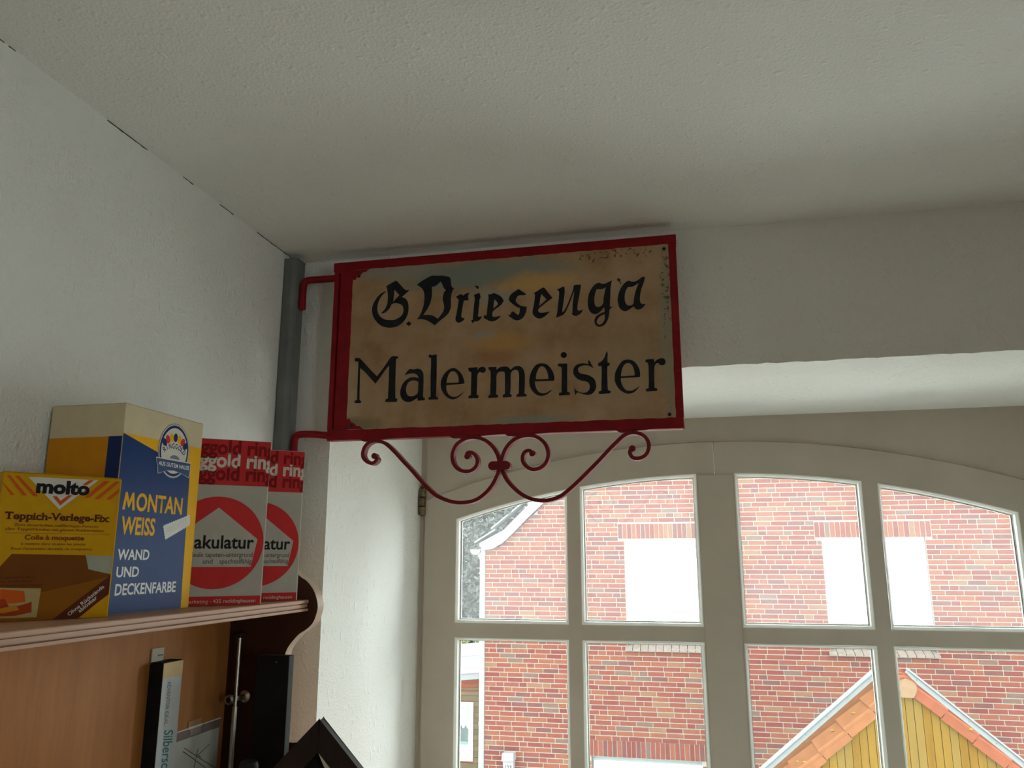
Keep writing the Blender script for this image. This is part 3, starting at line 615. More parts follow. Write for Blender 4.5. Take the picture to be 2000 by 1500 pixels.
def ink(name, col, rough=0.5, var=0.07, spec=0.06): return mat(name, col, rough, var, 30, spec=spec)
m_cream = ink('aged_cream_card', (0.62, 0.52, 0.34)); m_yel = ink('yellow_print', (0.80, 0.42, 0.012)); m_blue = ink('blue_print', (0.008, 0.036, 0.150), 0.36, 0.07, 0.07)
m_navy = ink('navy_print', (0.02, 0.035, 0.12)); m_wht = ink('white_print', (0.72, 0.72, 0.68)); m_redp = ink('red_print', (0.58, 0.035, 0.035))
m_redb = ink('bright_red_print', (0.62, 0.04, 0.04)); m_dred = ink('dark_red_print', (0.24, 0.012, 0.014)); m_greycard = ink('grey_card', (0.50, 0.47, 0.41))
m_blk = ink('black_print', (0.02, 0.02, 0.02)); m_offw = ink('off_white_print', (0.66, 0.62, 0.54)); m_grey = ink('grey_print', (0.13, 0.125, 0.115))
m_oy = ink('orange_yellow_print', (0.60, 0.24, 0.012)); m_molto = ink('molto_yellow_card', (0.60, 0.31, 0.006)); m_brownp = ink('brown_print', (0.19, 0.058, 0.008)); m_brown2 = ink('dark_brown_print', (0.12, 0.028, 0.010))
m_ored = ink('orange_red_print', (0.60, 0.10, 0.012)); m_lite = ink('pale_edge', (0.78, 0.74, 0.66)); m_slate = ink('slate_print', (0.16, 0.19, 0.27)); m_skin = ink('orange_print', (0.62, 0.22, 0.02))

# -- tall blue and yellow carton (its front runs along the wall)
DU = 0.010
mo = carton('paint_carton', 'tall blue and yellow paint carton with a cream top reading MONTAN WEISS', (-0.68, 1.009), 0, 0.164, 0.107, 0.256, m_cream)
def U(pts): return [(p[0]+DU, p[1]) for p in pts]
decal(mo, 'yellow_field', [U([(-0.0095, 0.2182), (0.1535, 0.2198), (0.1535, 0.0006), (-0.0095, 0.0006)])], m_yel, 1)
decal(mo, 'blue_field', [U([(-0.0095, 0.2178), (0.131, 0.1861), (0.1365, 0.0006), (-0.0095, 0.0006)])], m_blue, 2)
cx, cz, rx, rz = 0.092+DU, 0.2085, 0.0335, 0.0372
logo = decal(mo, 'logo', [disc(cx, cz, rx, rz, 40)], m_slate, 3)
decal(logo, 'logo_ring', [disc(cx, cz, rx*0.97, rz*0.97, 40)], m_offw, 4)
decal(logo, 'logo_ring', [disc(cx, cz, rx*0.93, rz*0.93, 40)], m_navy, 5)
decal(logo, 'logo_field', [disc(cx, cz, rx*0.83, rz*0.83, 40)], m_offw, 6)
PET = ((0.0698, 0.2175), (0.0762, 0.2222), (0.0839, 0.2252), (0.0923, 0.2264), (0.1005, 0.2250), (0.1085, 0.2222), (0.1148, 0.2175))
for (px, pz), a, m_ in zip(PET, (140, 122, 105, 90, 75, 58, 40), (m_navy, m_redb, m_yel, m_navy, m_yel, m_redb, m_navy)):
    c, s_ = math.cos(R(a)), math.sin(R(a)); ps = []
    for i in range(14):
        q = 2*math.pi*i/14; l, b_ = 0.0060*math.cos(q), 0.0044*math.sin(q)
        ps.append((px+DU+l*c-b_*s_, pz+l*s_+b_*c))
    decal(logo, 'petal', [ps], m_, 7)
for k, ch in enumerate('RINGGOLD'):
    a = 143 - k*15.2; tm = R(a-90)*0.8; wl = 0.0052 if ch != 'I' else 0.0012; hl = 0.0068
    px, pz = cx+0.0265*math.cos(R(a)), 0.1985+0.0165*math.sin(R(a))
    ox, oz = px-(math.cos(tm)*wl-math.sin(tm)*hl)/2, pz-(math.sin(tm)*wl+math.cos(tm)*hl)/2
    text_decal(logo, 'logo_letter', ch, ox, ox+wl, oz, hl, m_navy, 7, 0.02, 0, tm)
decal(logo, 'half_disc', [disc(cx+0.002, 0.1975, 0.0105, 0.0052, 14, 0, 180)], m_slate, 7)
rib = U([(0.0548, 0.1961), (0.1305, 0.1966), (0.1306, 0.1833), (0.1288, 0.1751), (0.1131, 0.1791), (0.0941, 0.1819), (0.0792, 0.1803), (0.0616, 0.1747), (0.0585, 0.185)])
decal(logo, 'ribbon', [rib], m_offw, 8)
cxr = sum(p[0] for p in rib)/len(rib); czr = sum(p[1] for p in rib)/len(rib)
decal(logo, 'ribbon', [[(cxr+(p[0]-cxr)*0.975, czr+(p[1]-czr)*0.90) for p in rib]], ink('ribbon_blue_print', (0.05, 0.085, 0.19)), 9)
text_decal(logo, 'lettering', 'AUS GUTEM HAUSE', 0.061+DU, 0.1275+DU, 0.1862, 0.0052, m_wht, 10, 0.02)
decal(mo, 'lettering', [U([(0.0018+p[0]*0.0228, 0.1247+p[1]*0.0219) for p in ((0.0, 0.0), (0.16, 1.0), (0.30, 1.0), (0.50, 0.52), (0.70, 1.0), (0.84, 1.0), (1.0, 0.0), (0.80, 0.0), (0.73, 0.58), (0.54, 0.14), (0.46, 0.14), (0.27, 0.58), (0.20, 0.0))])], m_yel, 3)
text_decal(mo, 'lettering', 'ONTAN', 0.0266+DU, 0.1208+DU, 0.1250, 0.0213, m_yel, 3, 0.024)
text_decal(mo, 'lettering', 'WEISS', 0.0032+DU, 0.0672+DU, 0.0954, 0.0206, m_yel, 3, 0.024)
text_decal(mo, 'lettering', 'WAND', 0.0022+DU, 0.0612+DU, 0.0646, 0.0120, m_wht, 3, 0.024)
text_decal(mo, 'lettering', 'UND', 0.0032+DU, 0.0443+DU, 0.0440, 0.0117, m_wht, 3, 0.024)
text_decal(mo, 'lettering', 'DECKENFARBE', 0.0040+DU, 0.1218+DU, 0.0227, 0.0128, m_wht, 3, 0.024)
stk = [(0.0821, 0.1087), (0.1395, 0.1262), (0.1417, 0.111), (0.0896, 0.0894)]
zz = []
for i in range(4):
    a, c = stk[i], stk[(i+1) % 4]; n = (13, 5, 13, 6)[i]
    for k in range(n):
        q = k/n; zz.append((a[0]+(c[0]-a[0])*q+DU, a[1]+(c[1]-a[1])*q))
        q = (k+0.5)/n; dx, dz = c[0]-a[0], c[1]-a[1]; L_ = math.hypot(dx, dz)
        zz.append((a[0]+dx*q+DU+dz/L_*0.0013, a[1]+dz*q-dx/L_*0.0013))
st = decal(mo, 'sticker', [zz], m_wht, 5)
text_decal(st, 'lettering', 'WASCHFEST', 0.0905+DU, 0.137+DU, 0.0966, 0.0085, m_offw, 6, 0.02, 0, math.atan2(0.0205, 0.0545))
# the narrow end facing the room
decal(mo, 'end_yellow_field', [rect(0.0006, 0.1064, 0.0006, 0.214)], m_oy, 1, 'left')
decal(mo, 'end_blue_field', [rect(0.0006, 0.020, 0.0006, 0.214)], m_navy, 2, 'left')

# -- two red and grey cartons
def red_carton(label, right, ang):
    o = carton('filler_carton', label, right, ang, 0.142, 0.040, 0.2405, m_greycard, 'red and grey cartons on the rack')
    W = 0.142
    decal(o, 'red_band', [rect(0.0004, W-0.0004, 0.1722, 0.2398)], m_redp, 1)
    for v0, m_ in ((0.2183, m_dred), (0.1990, m_offw), (0.1798, m_dred)):
        text_decal(o, 'lettering', 'ringgold ring', 0.0411, 0.1362, v0, 0.0134, m_, 2, 0.032, xh=True, clip=(0.0006, W-0.0006), pre='rin', fit='ggold rin')
    cu_, cv_, r_ = 0.0735, 0.0890, 0.0662
    c_ = decal(o, 'red_disc', [disc(cu_, cv_, r_, r_, 56)], m_redb, 2)
    decal(c_, 'house_shape', [[(cu_-0.0505, 0.0542), (cu_+0.0505, 0.0542), (cu_+0.0575, 0.0940), (cu_, 0.1392), (cu_-0.0575, 0.0940)]], m_greycard, 3)
    text_decal(o, 'lettering', 'makulatur', 0.0436, 0.1263, 0.0806, 0.0118, m_blk, 4, 0.022, xh=True, pre='m', fit='akulatur', clip=(0.004, W))
    text_decal(o, 'lettering', 'ideale tapeten-untergrund', 0.0595, 0.1255, 0.0682, 0.0044, m_grey, 4, 0.012, xh=True, pre='ideale ', fit='tapeten-untergrund', clip=(0.02, W))
    text_decal(o, 'lettering', 'und', 0.0572, 0.0705, 0.0589, 0.0042, m_grey, 4, 0.012, xh=True)
    text_decal(o, 'lettering', 'spachtelfähig', 0.0798, 0.1249, 0.0589, 0.0042, m_grey, 4, 0.012, xh=True)
    decal(o, 'red_strip', [rect(0.0004, W-0.0004, 0.0004, 0.0130)], m_redp, 1)
    text_decal(o, 'lettering', 'marketing - 435 recklinghausen', 0.0380, 0.1338, 0.0036, 0.0034, m_offw, 2, 0.0, xh=True)
    decal(o, 'worn_edge', [rect(W-0.0016, W-0.0002, 0.001, 0.172)], m_lite, 5)
    return o
red_carton('red and grey carton reading akulatur beside the tall blue carton', (-0.622, 1.100), 52)
red_carton('red and grey carton at the rack end, half hidden behind its twin', (-0.624, 1.215), 50)

# -- yellow carpet-glue carton
W = 0.122; D = 0.0125
ml = carton('glue_carton', 'small yellow carton with brown lower half and a white triangle reading molto', (-0.66, 0.826), 33, W, 0.030, 0.159, m_molto)
def V(pts): return [(min(max(p[0]+D, 0.0003), W-0.0003), max(p[1], 0.0004)) for p in pts]
decal(ml, 'stripe_field', [rect(0.0004, W-0.0004, 0.134, 0.1575)], m_molto, 1)
for st_ in ([(-0.0095, 0.1545), (-0.0058, 0.1544), (0.0123, 0.1337), (0.008, 0.1337)], [(-0.0015, 0.1548), (0.0023, 0.1547), (0.0235, 0.1333), (0.0185, 0.1334)], [(-0.0125, 0.1456), (-0.0106, 0.1452), (0.0007, 0.1336), (-0.0033, 0.1335)],
            [(0.0901, 0.155), (0.0964, 0.155), (0.0763, 0.1346), (0.0703, 0.1342)], [(0.1027, 0.1551), (0.1075, 0.1548), (0.0862, 0.1331), (0.0813, 0.1335)], [(0.1090, 0.1483), (0.1092, 0.1436), (0.0992, 0.1334), (0.0942, 0.1335)]):
    decal(ml, 'red_stripe', [V(st_)], m_ored, 2)
tr_ = decal(ml, 'white_triangle', [V([(0.0112, 0.1543), (0.0839, 0.1552), (0.0462, 0.1197)])], m_offw, 3)
decal(tr_, 'red_stripe', [V([(0.0741, 0.1548), (0.0790, 0.1548), (0.0715, 0.1485), (0.067, 0.1485)])], m_ored, 4)
decal(tr_, 'red_check', [V([(0.0377, 0.1342), (0.0421, 0.1344), (0.0464, 0.1296), (0.0535, 0.1362), (0.0582, 0.1365), (0.0467, 0.1242)])], m_ored, 4)
text_decal(ml, 'lettering', 'molto', 0.0205+D, 0.0755+D, 0.1378, 0.0090, m_blk, 5, 0.05, xh=True)
def slab(o, s, u0, u1, v0, cap, m, layer, bold=0.015, feet=True):
    """typewriter-style line: sans letters plus slab feet under the stems"""
    text_decal(o, 'lettering', s, u0, u1, v0, cap, m, layer, bold)
    if feet:
        tot = ext(text_mesh(s, bold)); k_ = (u1-u0)/(tot[1]-tot[0]); ps = []; th = cap*0.11
        for i, ch in enumerate(s):
            if ch in ' -': continue
            e1 = ext(text_mesh(ch, bold)); ra = (ext(text_mesh(s[:i+1], bold))[1]-tot[0])*k_+u0; la = ra-(e1[1]-e1[0])*k_
            dsc = v0-cap*0.29; xh_ = v0+cap*XH/CAP; w_ = (ra-la); o_ = cap*0.10
            def bar(c0, c1, z): ps.append(rect(c0, c1, z, z+th))
            if ch == 'p': bar(la-o_, la+w_*0.42, dsc); bar(la-o_, la+w_*0.2, xh_-th)
            elif ch == 'i': bar(la-o_*1.6, ra+o_*1.6, v0); bar(la-o_*1.6, la, xh_-th)
            elif ch == 'l': bar(la-o_*1.6, ra+o_*1.6, v0); bar(la-o_*1.6, la, v0+cap-th)
            elif ch == 'h': bar(la-o_, la+w_*0.38, v0); bar(ra-w_*0.38, ra+o_, v0); bar(la-o_, la, v0+cap-th)
            elif ch in 'rF': bar(la-o_, la+w_*0.55, v0); bar(la-o_, la, (xh_ if ch == 'r' else v0+cap)-th)
            elif ch == 'T': bar(la+w_*0.22, ra-w_*0.22, v0); ps.append(rect(la, la+th, v0+cap*0.75, v0+cap)); ps.append(rect(ra-th, ra, v0+cap*0.75, v0+cap))
            elif ch == 'V': bar(la-o_, la+w_*0.28, v0+cap-th); bar(ra-w_*0.28, ra+o_, v0+cap-th)
            elif ch == 'x':
                for z in (v0, xh_-th): bar(la-o_, la+w_*0.35, z); bar(ra-w_*0.35, ra+o_, z)
        decal(o, 'letter_serif', ps, m, layer)['kind'] = 'stuff'
slab(ml, 'Teppich-Verlege-Fix', -0.0062+D, 0.0998+D, 0.1077, 0.0076, m_brown2, 3, 0.03)
for s, u0, u1, v0, cp in (('Zum dauerhaften vollflächigen Fixieren', 0.0038, 0.0895, 0.1006, 0.0028), ('aller Teppichböden mit glatten Rückenseiten', -0.0042, 0.0956, 0.0960, 0.0028),
                          ('à mettre dans toutes les pièces', 0.0126, 0.0778, 0.0805, 0.0026), ('Pour l’entretien durable de moquettes', 0.004, 0.0856, 0.0752, 0.0026)):
    text_decal(ml, 'lettering', s, u0+D, u1+D, v0, cp, m_brownp, 3, 0.01)
slab(ml, 'Colle à moquette', 0.0153+D, 0.0754+D, 0.0862, 0.0049, m_brownp, 3, 0.03, False)
decal(ml, 'rule', [rect(-0.003+D, 0.1033+D, 0.0929, 0.0932)], m_brownp, 3)
decal(ml, 'brown_field', [V([(-0.02, 0.046), (0.0052, 0.0708), (0.079, 0.0695), (0.0848, 0.0545), (0.1090, 0.0479), (0.1098, 0.0), (-0.02, 0.0)])], m_brownp, 1)
decal(ml, 'orange_field', [V([(-0.02, 0.0), (-0.02, 0.032), (0.04, 0.03), (0.0848, 0.04), (0.1079, 0.046), (0.1098, 0.0)])], ink('ochre_print', (0.27, 0.095, 0.007)), 2)
decal(ml, 'pale_corner', [V([(0.079, 0.0695), (0.1090, 0.0687), (0.1090, 0.0479), (0.0836, 0.0538)])], ink('pale_grey_print', (0.36, 0.36, 0.28)), 3)
decal(ml, 'yellow_corner', [V([(0.0757, 0.0), (0.1090, 0.0258), (0.1098, 0.0)])], m_molto, 3)
bd = decal(ml, 'brown_banner', [V([(0.0527, 0.0), (0.1090, 0.0479), (0.1090, 0.0270), (0.0787, 0.0)])], m_brown2, 4)
an = math.atan2(0.0321, 0.0357)
text_decal(bd, 'lettering', 'Ohne Rückstände', 0.0690+D, 0.0690+D+0.0455, 0.0030, 0.0040, m_offw, 5, 0.015, 0, an)
text_decal(bd, 'lettering', 'ablösbar', 0.0795+D, 0.0795+D+0.0230, 0.0062, 0.0040, m_offw, 5, 0.015, 0, an)
ins = decal(ml, 'inset_picture', [V([(-0.02, 0.036), (0.0376, 0.0338), (0.0365, 0.0035), (-0.02, 0.0041)])], ink('inset_cream_print', (0.45, 0.34, 0.14)), 3)
decal(ins, 'inset_shape', [V([(-0.02, 0.031), (0.000, 0.034), (0.0215, 0.0315), (0.024, 0.020), (0.01, 0.019), (-0.02, 0.022)])], m_ored, 4)
decal(ins, 'inset_shape', [V([(-0.02, 0.006), (-0.02, 0.022), (0.004, 0.024), (0.010, 0.014), (0.030, 0.020), (0.031, 0.009), (0.016, 0.006)])], ink('deep_red_print', (0.38, 0.05, 0.010)), 5)
decal(ins, 'inset_shape', [V([(-0.004, 0.013), (0.015, 0.017), (0.019, 0.012), (0.003, 0.009)])], m_skin, 6)
for s, u1, v0 in (('Lösungsmittelfrei', 0.0307, 0.0459), ('sans solvant', 0.0279, 0.0418), ('sofort weiterbearbeiten', 0.0377, 0.0374)):
    text_decal(ml, 'lettering', s, 0.0015, u1+D, v0-0.001, 0.0026, m_brown2, 3, 0.012)
decal(ml, 'worn_edge', [rect(W-0.0014, W-0.0002, 0.001, 0.157)], m_yel, 6)

# ------------------------------------------------------------------ things on the sideboard in front of the back panel
m_black = mat('black_card', (0.008, 0.008, 0.008), 0.7, 0.3, 40, spec=0.3)
m_label = mat('white_label', (0.50, 0.53, 0.53), 0.5, 0.05, 30)
m_teal = ink('teal_print', (0.06, 0.20, 0.22)); m_tape = ink('yellowed_tape', (0.62, 0.46, 0.24)); m_tab = ink('grey_tab_card', (0.50, 0.47, 0.38))
m_chrome = mat('dull_chrome', (0.55, 0.52, 0.46), 0.28, 0.08, 60, 0, 60, 1.0)
m_paper = mat('greenish_paper', (0.50, 0.52, 0.46), 0.5, 0.06, 25); m_film = mat('mauve_film_strip', (0.22, 0.165, 0.155), 0.3, 0.1, 25)
m_brownframe = wood('black_brown_frame', (0.030, 0.022, 0.018), (0.045, 0.033, 0.028), 0.6, (8, 8, 1), 6)

t0 = -0.143
lc = thing('long_carton', 'long narrow black carton with a white lettered edge standing against the wooden panel', 'box', (-0.749, 1.07, ZB))
part('carton_body', MB().box(-0.7598, -0.738, 1.048, 1.093, ZB+0.0002, t0), m_black, lc, 0.0008)
part('white_label', MB().box(-0.7379, -0.7373, 1.0485, 1.0925, ZB+0.001, t0-0.022), m_label, lc)
part('tape', MB().box(-0.7379, -0.7370, 1.0482, 1.0928, t0-0.0222, t0-0.001), m_tape, lc, 0.0002)
part('hanger_tab', MB().box(-0.7598, -0.7575, 1.048, 1.075, t0-0.004, t0+0.0185), m_tab, lc, 0.0008)
part('staple', MB().tube([(-0.757, 1.061, t0+0.0075), (-0.7565, 1.061, t0+0.0085), (-0.7565, 1.070, t0+0.0082), (-0.757, 1.070, t0+0.0072)], 0.0005, 6), m_black, lc)
def side_text(s, z0, z1, yb, cap, m, shear=0.0, bold=0.0):
    me = text_mesh(s, bold, shear); e = ext(me); sc = (z0-z1)/(e[1]-e[0]); sy = cap/CAP
    for v_ in me.vertices:
        a, c = (v_.co.x-e[0])*sc, v_.co.y*sy
        v_.co = (-0.7369 + 0.749, yb + c - 1.07, z0 - a - ZB)
    me.materials.clear(); return link('lettering', me, m, lc)
side_text('ADVENTOR IDEAL', t0-0.027, t0-0.085, 1.060, 0.008, m_grey)
side_text('Silberschnur', t0-0.092, t0-0.175, 1.062, 0.020, m_teal, 0.3, 0.01)

sl = thing('plastic_sleeve', 'clear plastic sleeve holding a sketched sheet, taped on the wooden panel', 'sleeve', (-0.7595, 1.17, -0.40))
part('sheet', MB().box(-0.7598, -0.7592, 1.097, 1.237, -0.405, -0.2645), m_paper, sl)
part('header_strip', MB().box(-0.7598, -0.7588, 1.0965, 1.2385, -0.264, -0.2515), m_film, sl)
part('edge_weld', MB().box(-0.7598, -0.7584, 1.0965, 1.2385, -0.2515, -0.2500), m_lite, sl)
tp = part('tape', MB().box(-0.7589, -0.7584, 1.151, 1.184, -0.2495, -0.2405), ink('brown_tape', (0.42, 0.25, 0.13)), sl)
part('tape', MB().box(-0.7586, -0.7580, 1.152, 1.186, -0.2525, -0.2490), m_lite, sl)
part('tape', MB().box(-0.7586, -0.7581, 1.156, 1.184, -0.262, -0.253), ink('pinkish_tape', (0.36, 0.28, 0.25)), sl)
for a, c in (((1.146, -0.277), (1.234, -0.325)), ((1.144, -0.281), (1.206, -0.318)), ((1.182, -0.285), (1.175, -0.311)), ((1.182, -0.295), (1.213, -0.285)), ((1.178, -0.292), (1.192, -0.300)), ((1.150, -0.325), (1.20, -0.345))):
    part('pencil_line', MB().tube([(-0.7591, a[0], a[1]), (-0.7591, c[0], c[1])], 0.0006, 5), m_grey, sl)

rd = thing('metal_rod', 'slim dull chrome rod with a clamp, upright in front of the dark end board', 'rod', (-0.728, 1.228, ZB))
part('rod', MB().tube([(-0.728, 1.228, ZB+0.0002), (-0.728, 1.228, -0.23)], 0.0045, 12), m_chrome, rd, smooth=True)
part('upper_rod', MB().tube([(-0.728, 1.228, -0.23), (-0.728, 1.228, -0.125)], 0.0030, 12), m_chrome, rd, smooth=True)
part('top_disc', MB().lathe([(0.002, -0.006), (0.003, -0.002), (0.0115, -0.001), (0.0115, 0.001), (0.003, 0.0035), (0.0005, 0.004)], (-0.728, 1.228, -0.1185), 'z', 18), m_black, rd, smooth=True)
part('clamp_flange', MB().lathe([(0.0095, 0.021), (0.0095, 0.018), (0.004, 0.015), (0.0035, 0.0)], (-0.7235, 1.2288, -0.218), 'y', 18), m_chrome, rd, smooth=True)
part('clamp_knob', MB().lathe([(0.0035, 0.0), (0.0075, -0.003), (0.008, -0.009), (0.0055, -0.012), (0.0045, -0.0105)], (-0.7315, 1.2228, -0.2185), 'y', 18), m_chrome, rd, smooth=True)
part('clamp_ring', MB().lathe([(0.0042, -0.0105), (0.0042, -0.011)], (-0.7315, 1.2228, -0.2185), 'y', 18), m_black, rd)

bb = thing('black_board', 'tall plain black board leaning upright before the end board', 'board', (-0.648, 1.198, ZB))
part('board', MB().box(-0.674, -0.6185, 1.190, 1.206, ZB+0.0002, -0.1465), m_black, bb, 0.0012)
part('nail_head', MB().lathe([(0.0001, -0.0008), (0.0012, -0.0006), (0.0014, 0)], (-0.640, 1.19, -0.156), 'y', 8), m_grey, bb)

# dark square picture frame standing on one corner
fx, fz, L_ = -0.518, -0.218, 0.142
pf = thing('picture_frame', 'dark brown mitred picture frame turned on its corner, low beside the window recess', 'frame', (fx, 1.10, ZB))
def rotp(u, v_): # u along right limb (down right), v_ along left limb (down left)
    return (fx + (u-v_)*0.7071, fz - (u+v_)*0.7071)
wd = 0.029
for poly in ([(0, 0), (L_, 0), (L_-wd, wd), (wd, wd)], [(0, 0), (wd, wd), (wd, L_-wd), (0, L_)], [(L_, 0), (L_, L_), (L_-wd, L_-wd), (L_-wd, wd)], [(0, L_), (wd, L_-wd), (L_-wd, L_-wd), (L_, L_)]):
    part('frame_limb', MB().prism([rotp(*p) for p in poly], 1.094, 1.108, 'y'), m_brownframe, pf, 0.0008)
part('mount', MB().prism([rotp(*p) for p in ((wd-0.003, wd-0.003), (L_-wd+0.003, wd-0.003), (L_-wd+0.003, L_-wd+0.003), (wd-0.003, L_-wd+0.003))], 1.1082, 1.1095, 'y'), m_black, pf)
part('white_curve', MB().prism([rotp(*p) for p in ((wd+0.0005, wd+0.0002), (wd+0.016, wd+0.0002), (wd+0.04, wd+0.0002), (L_-wd-0.002, wd+0.0002), (L_-wd-0.002, wd+0.013), (wd+0.055, wd+0.012), (wd+0.03, wd+0.0085), (wd+0.012, wd+0.004))], 1.0945, 1.0955, 'y'), m_lite, pf)

bt = thing('black_bottle', 'small bottle with a ribbed dark grey cap at the bottom edge below the black board', 'bottle', (-0.658, 1.16, ZB))
part('body', MB().lathe([(0.017, 0.0003), (0.019, 0.004), (0.019, 0.085), (0.012, 0.098)], (-0.658, 1.16, ZB), 'z', 20), m_black, bt, smooth=True)
part('cap', MB().lathe([(0.0115, 0.0981), (0.0145, 0.100), (0.0145, 0.120), (0.0125, 0.1265), (0.007, 0.129), (0.0005, 0.1295)], (-0.658, 1.16, ZB), 'z', 20), mat('dark_grey_plastic', (0.045, 0.045, 0.048), 0.4), bt, smooth=True)

# ------------------------------------------------------------------ outside: the brick house across the street
GROUND = -5.1
m_asphalt = mat('pale_concrete_paving', (0.58, 0.57, 0.54), 0.9, 0.10, 1.5)
struct(part('ground', MB().box(-45, 45, 2.6, 60, GROUND-0.3, GROUND), m_asphalt), 'paved ground of the street below')

BR = [('brick_red', (0.0749, 0.0216, 0.0151)), ('brick_orange', (0.0835, 0.0281, 0.0166)), ('brick_crimson', (0.0648, 0.0173, 0.0137)), ('brick_plum', (0.0547, 0.0216, 0.0187)), ('brick_ochre', (0.0806, 0.0396, 0.0230)), ('brick_taupe', (0.0576, 0.0346, 0.0266))]
m_br = [mat(n_, c_, 0.85, 0.14, 25, 0.3, 60) for n_, c_ in BR]
m_mortar = mat('pale_mortar', (0.1188, 0.1066, 0.0850), 0.9, 0.1, 30)
m_whitepaint = mat('white_paint_outside', (0.36, 0.37, 0.365), 0.5, 0.04, 10)
m_board_w = mat('white_verge_paint', (0.1188, 0.1238, 0.1224), 0.5, 0.04, 10)
m_zinc = mat('zinc_sheet', (0.130, 0.143, 0.139), 0.45, 0.07, 12)
m_stonesill = mat('clay_sill', (0.095, 0.076, 0.064), 0.8, 0.2, 20)
m_rooft = mat('dark_roof_tiles', (0.0274, 0.0259, 0.0259), 0.8, 0.25, 6)
FY = 13.0
house = thing('brick_house', 'red brick house with white closed shutters across the street', 'building', (0, FY, GROUND))
# roof outline above the left gable edge (bell-cast foot, then 45 degrees)
def roofline(x):
    if x < -3.03: return 0.155 + max(0, x+3.20)*0.6
    if x < 1.4: return 0.259 + (x+3.034)*0.93
    return 0.259 + (4.434)*0.93 - (x-1.4)*0.93
gable = [(-3.335, GROUND), (6.2, GROUND), (6.2, 0.15), (1.4, roofline(1.4)-0.01), (-3.03, 0.25), (-3.2, 0.15), (-3.335, 0.15)]
OPEN = [(-1.055, 0.40, -1.385, 0.315), (1.925, 3.37, -1.385, 0.315), (-1.650, 0.0, GROUND, -2.935)]     # windows with sills, garage
SOLD = [(-1.15, 0.50, 0.315, 0.555), (1.83, 3.465, 0.315, 0.555), (-1.76, 0.11, -2.935, -2.695)]            # soldier courses above them
holes = [[(a, max(z0, GROUND+0.02)), (b_, max(z0, GROUND+0.02)), (b_, z1), (a, z1)] for a, b_, z0, z1 in OPEN]
wall = part('brick_wall', MB().prism(gable, FY+0.008, FY+0.30, 'y', 0, holes), m_mortar, house)
part('side_wall', MB().box(-3.335, -3.10, FY+0.301, 21, GROUND+0.001, 0.15), m_br[2], house)

PITCH, BH, BL, HD = 0.0728, 0.0600, 0.240, 0.115
def brick_mesh(l, hgt, mi, name='brick'):
    mb = MB(); e = 0.004
    vs = [(0, 0.0, 0), (l, 0.0, 0), (l, 0.0, hgt), (0, 0.0, hgt), (e, -0.006, e), (l-e, -0.006, e), (l-e, -0.006, hgt-e), (e, -0.006, hgt-e)]
    mb.add(vs, [(4, 5, 6, 7), (0, 1, 5, 4), (1, 2, 6, 5), (2, 3, 7, 6), (3, 0, 4, 7), (0, 3, 2, 1)], mi)
    return mb
rng = random.Random(11)
def brick_colour(x, z):
    band = math.sin(z*2.1+x*0.4)+rng.uniform(-1.4, 1.4)
    r_ = rng.random()
    if band > 1.7: return rng.choice((4, 5, 1, 0))
    if r_ < 0.40: return 0
    if r_ < 0.66: return 1
    if r_ < 0.82: return 2
    if r_ < 0.93: return 3
    return rng.choice((4, 5))
todo = []      # x, z, length, height, colour, vertical?
z = -4.30; row = 0
while z < 2.3:
    zc = z + BH/2
    spans = [(-3.335, 5.2)]
    for a, b_, z0, z1 in OPEN + SOLD:
        if z0-0.03 < zc < z1+0.02:
            spans = [q for s, e in spans for q in ((s, min(e, a-0.006)), (max(s, b_+0.006), e)) if q[1]-q[0] > 0.03]
    for s, e in spans:
        x = s if row % 2 == 0 else s
        first = True
        while x < e-0.03:
            l = BL if rng.random() < 0.80 else HD
            if first: l = (BL, HD, 0.178, 0.06)[(row*7+int(s*3)) % 4]; first = False
            l = min(l, e-x)
            if e-(x+l) < 0.05: l = e-x
            if zc < roofline(x+l*0.5)+0.05: todo.append((x, z, l, BH, brick_colour(x, z), False))
            x += l + 0.011
    z += PITCH; row += 1
for a, b_, z0, z1 in SOLD:
    k_ = round((b_-a)/PITCH); pt = (b_-a)/k_
    for i in range(k_):
        todo.append((a+pt*i+0.004, z0+0.006, pt-0.009, z1-z0-0.012, brick_colour(a, z0), True))
# the 300 bricks that show nearest through the panes are single parts, the rest is one mesh
def through_pane(x, z):
    k = YG/FY; X, Z = x*k, z*k
    return any(c[0]+0.01 < X < c[1]-0.01 for c in COLS) and (-0.59 < Z < -0.20 or -0.15 < Z < arch(X)-0.01)
scored = []
for i, q in enumerate(todo):
    cx_, cz_ = q[0]+q[2]/2, q[1]+q[3]/2
    hid = abs(cx_*9/FY-2.0) < 1.2 and cz_*9/FY < -1.12-0.83*abs(cx_*9/FY-2.0)      # behind the timber gable
    full = abs(q[2]-BL) < 1e-6 or abs(q[2]-HD) < 1e-6
    if full and not q[5] and not hid and through_pane(cx_, cz_):
        scored.append((cx_*cx_+cz_*cz_ + (0 if q[2] > 0.2 else 3), i))
scored.sort(); chosen = set(i for _, i in scored[:300])
cache = {}
rest = MB()
for i, (x, z, l, hh, ci, vert) in enumerate(todo):
    if i in chosen:
        key = (round(l, 3), ci)
        if key not in cache:
            me = brick_mesh(l, hh, 0).mesh('brick'); me.materials.append(m_br[ci]); cache[key] = me
        o = bpy.data.objects.new('brick', cache[key]); C.objects.link(o); o.parent = wall
        o.location = (x, 8.0e-3-0.0001, z-GROUND)
    else:
        mb = brick_mesh(l, hh, ci); rest.add([(p[0]+x, p[1]+FY+0.0079, p[2]+z) for p in mb.v], mb.f, ci)
ro = part('remaining_bricks', rest, m_br, wall); ro['kind'] = 'stuff'

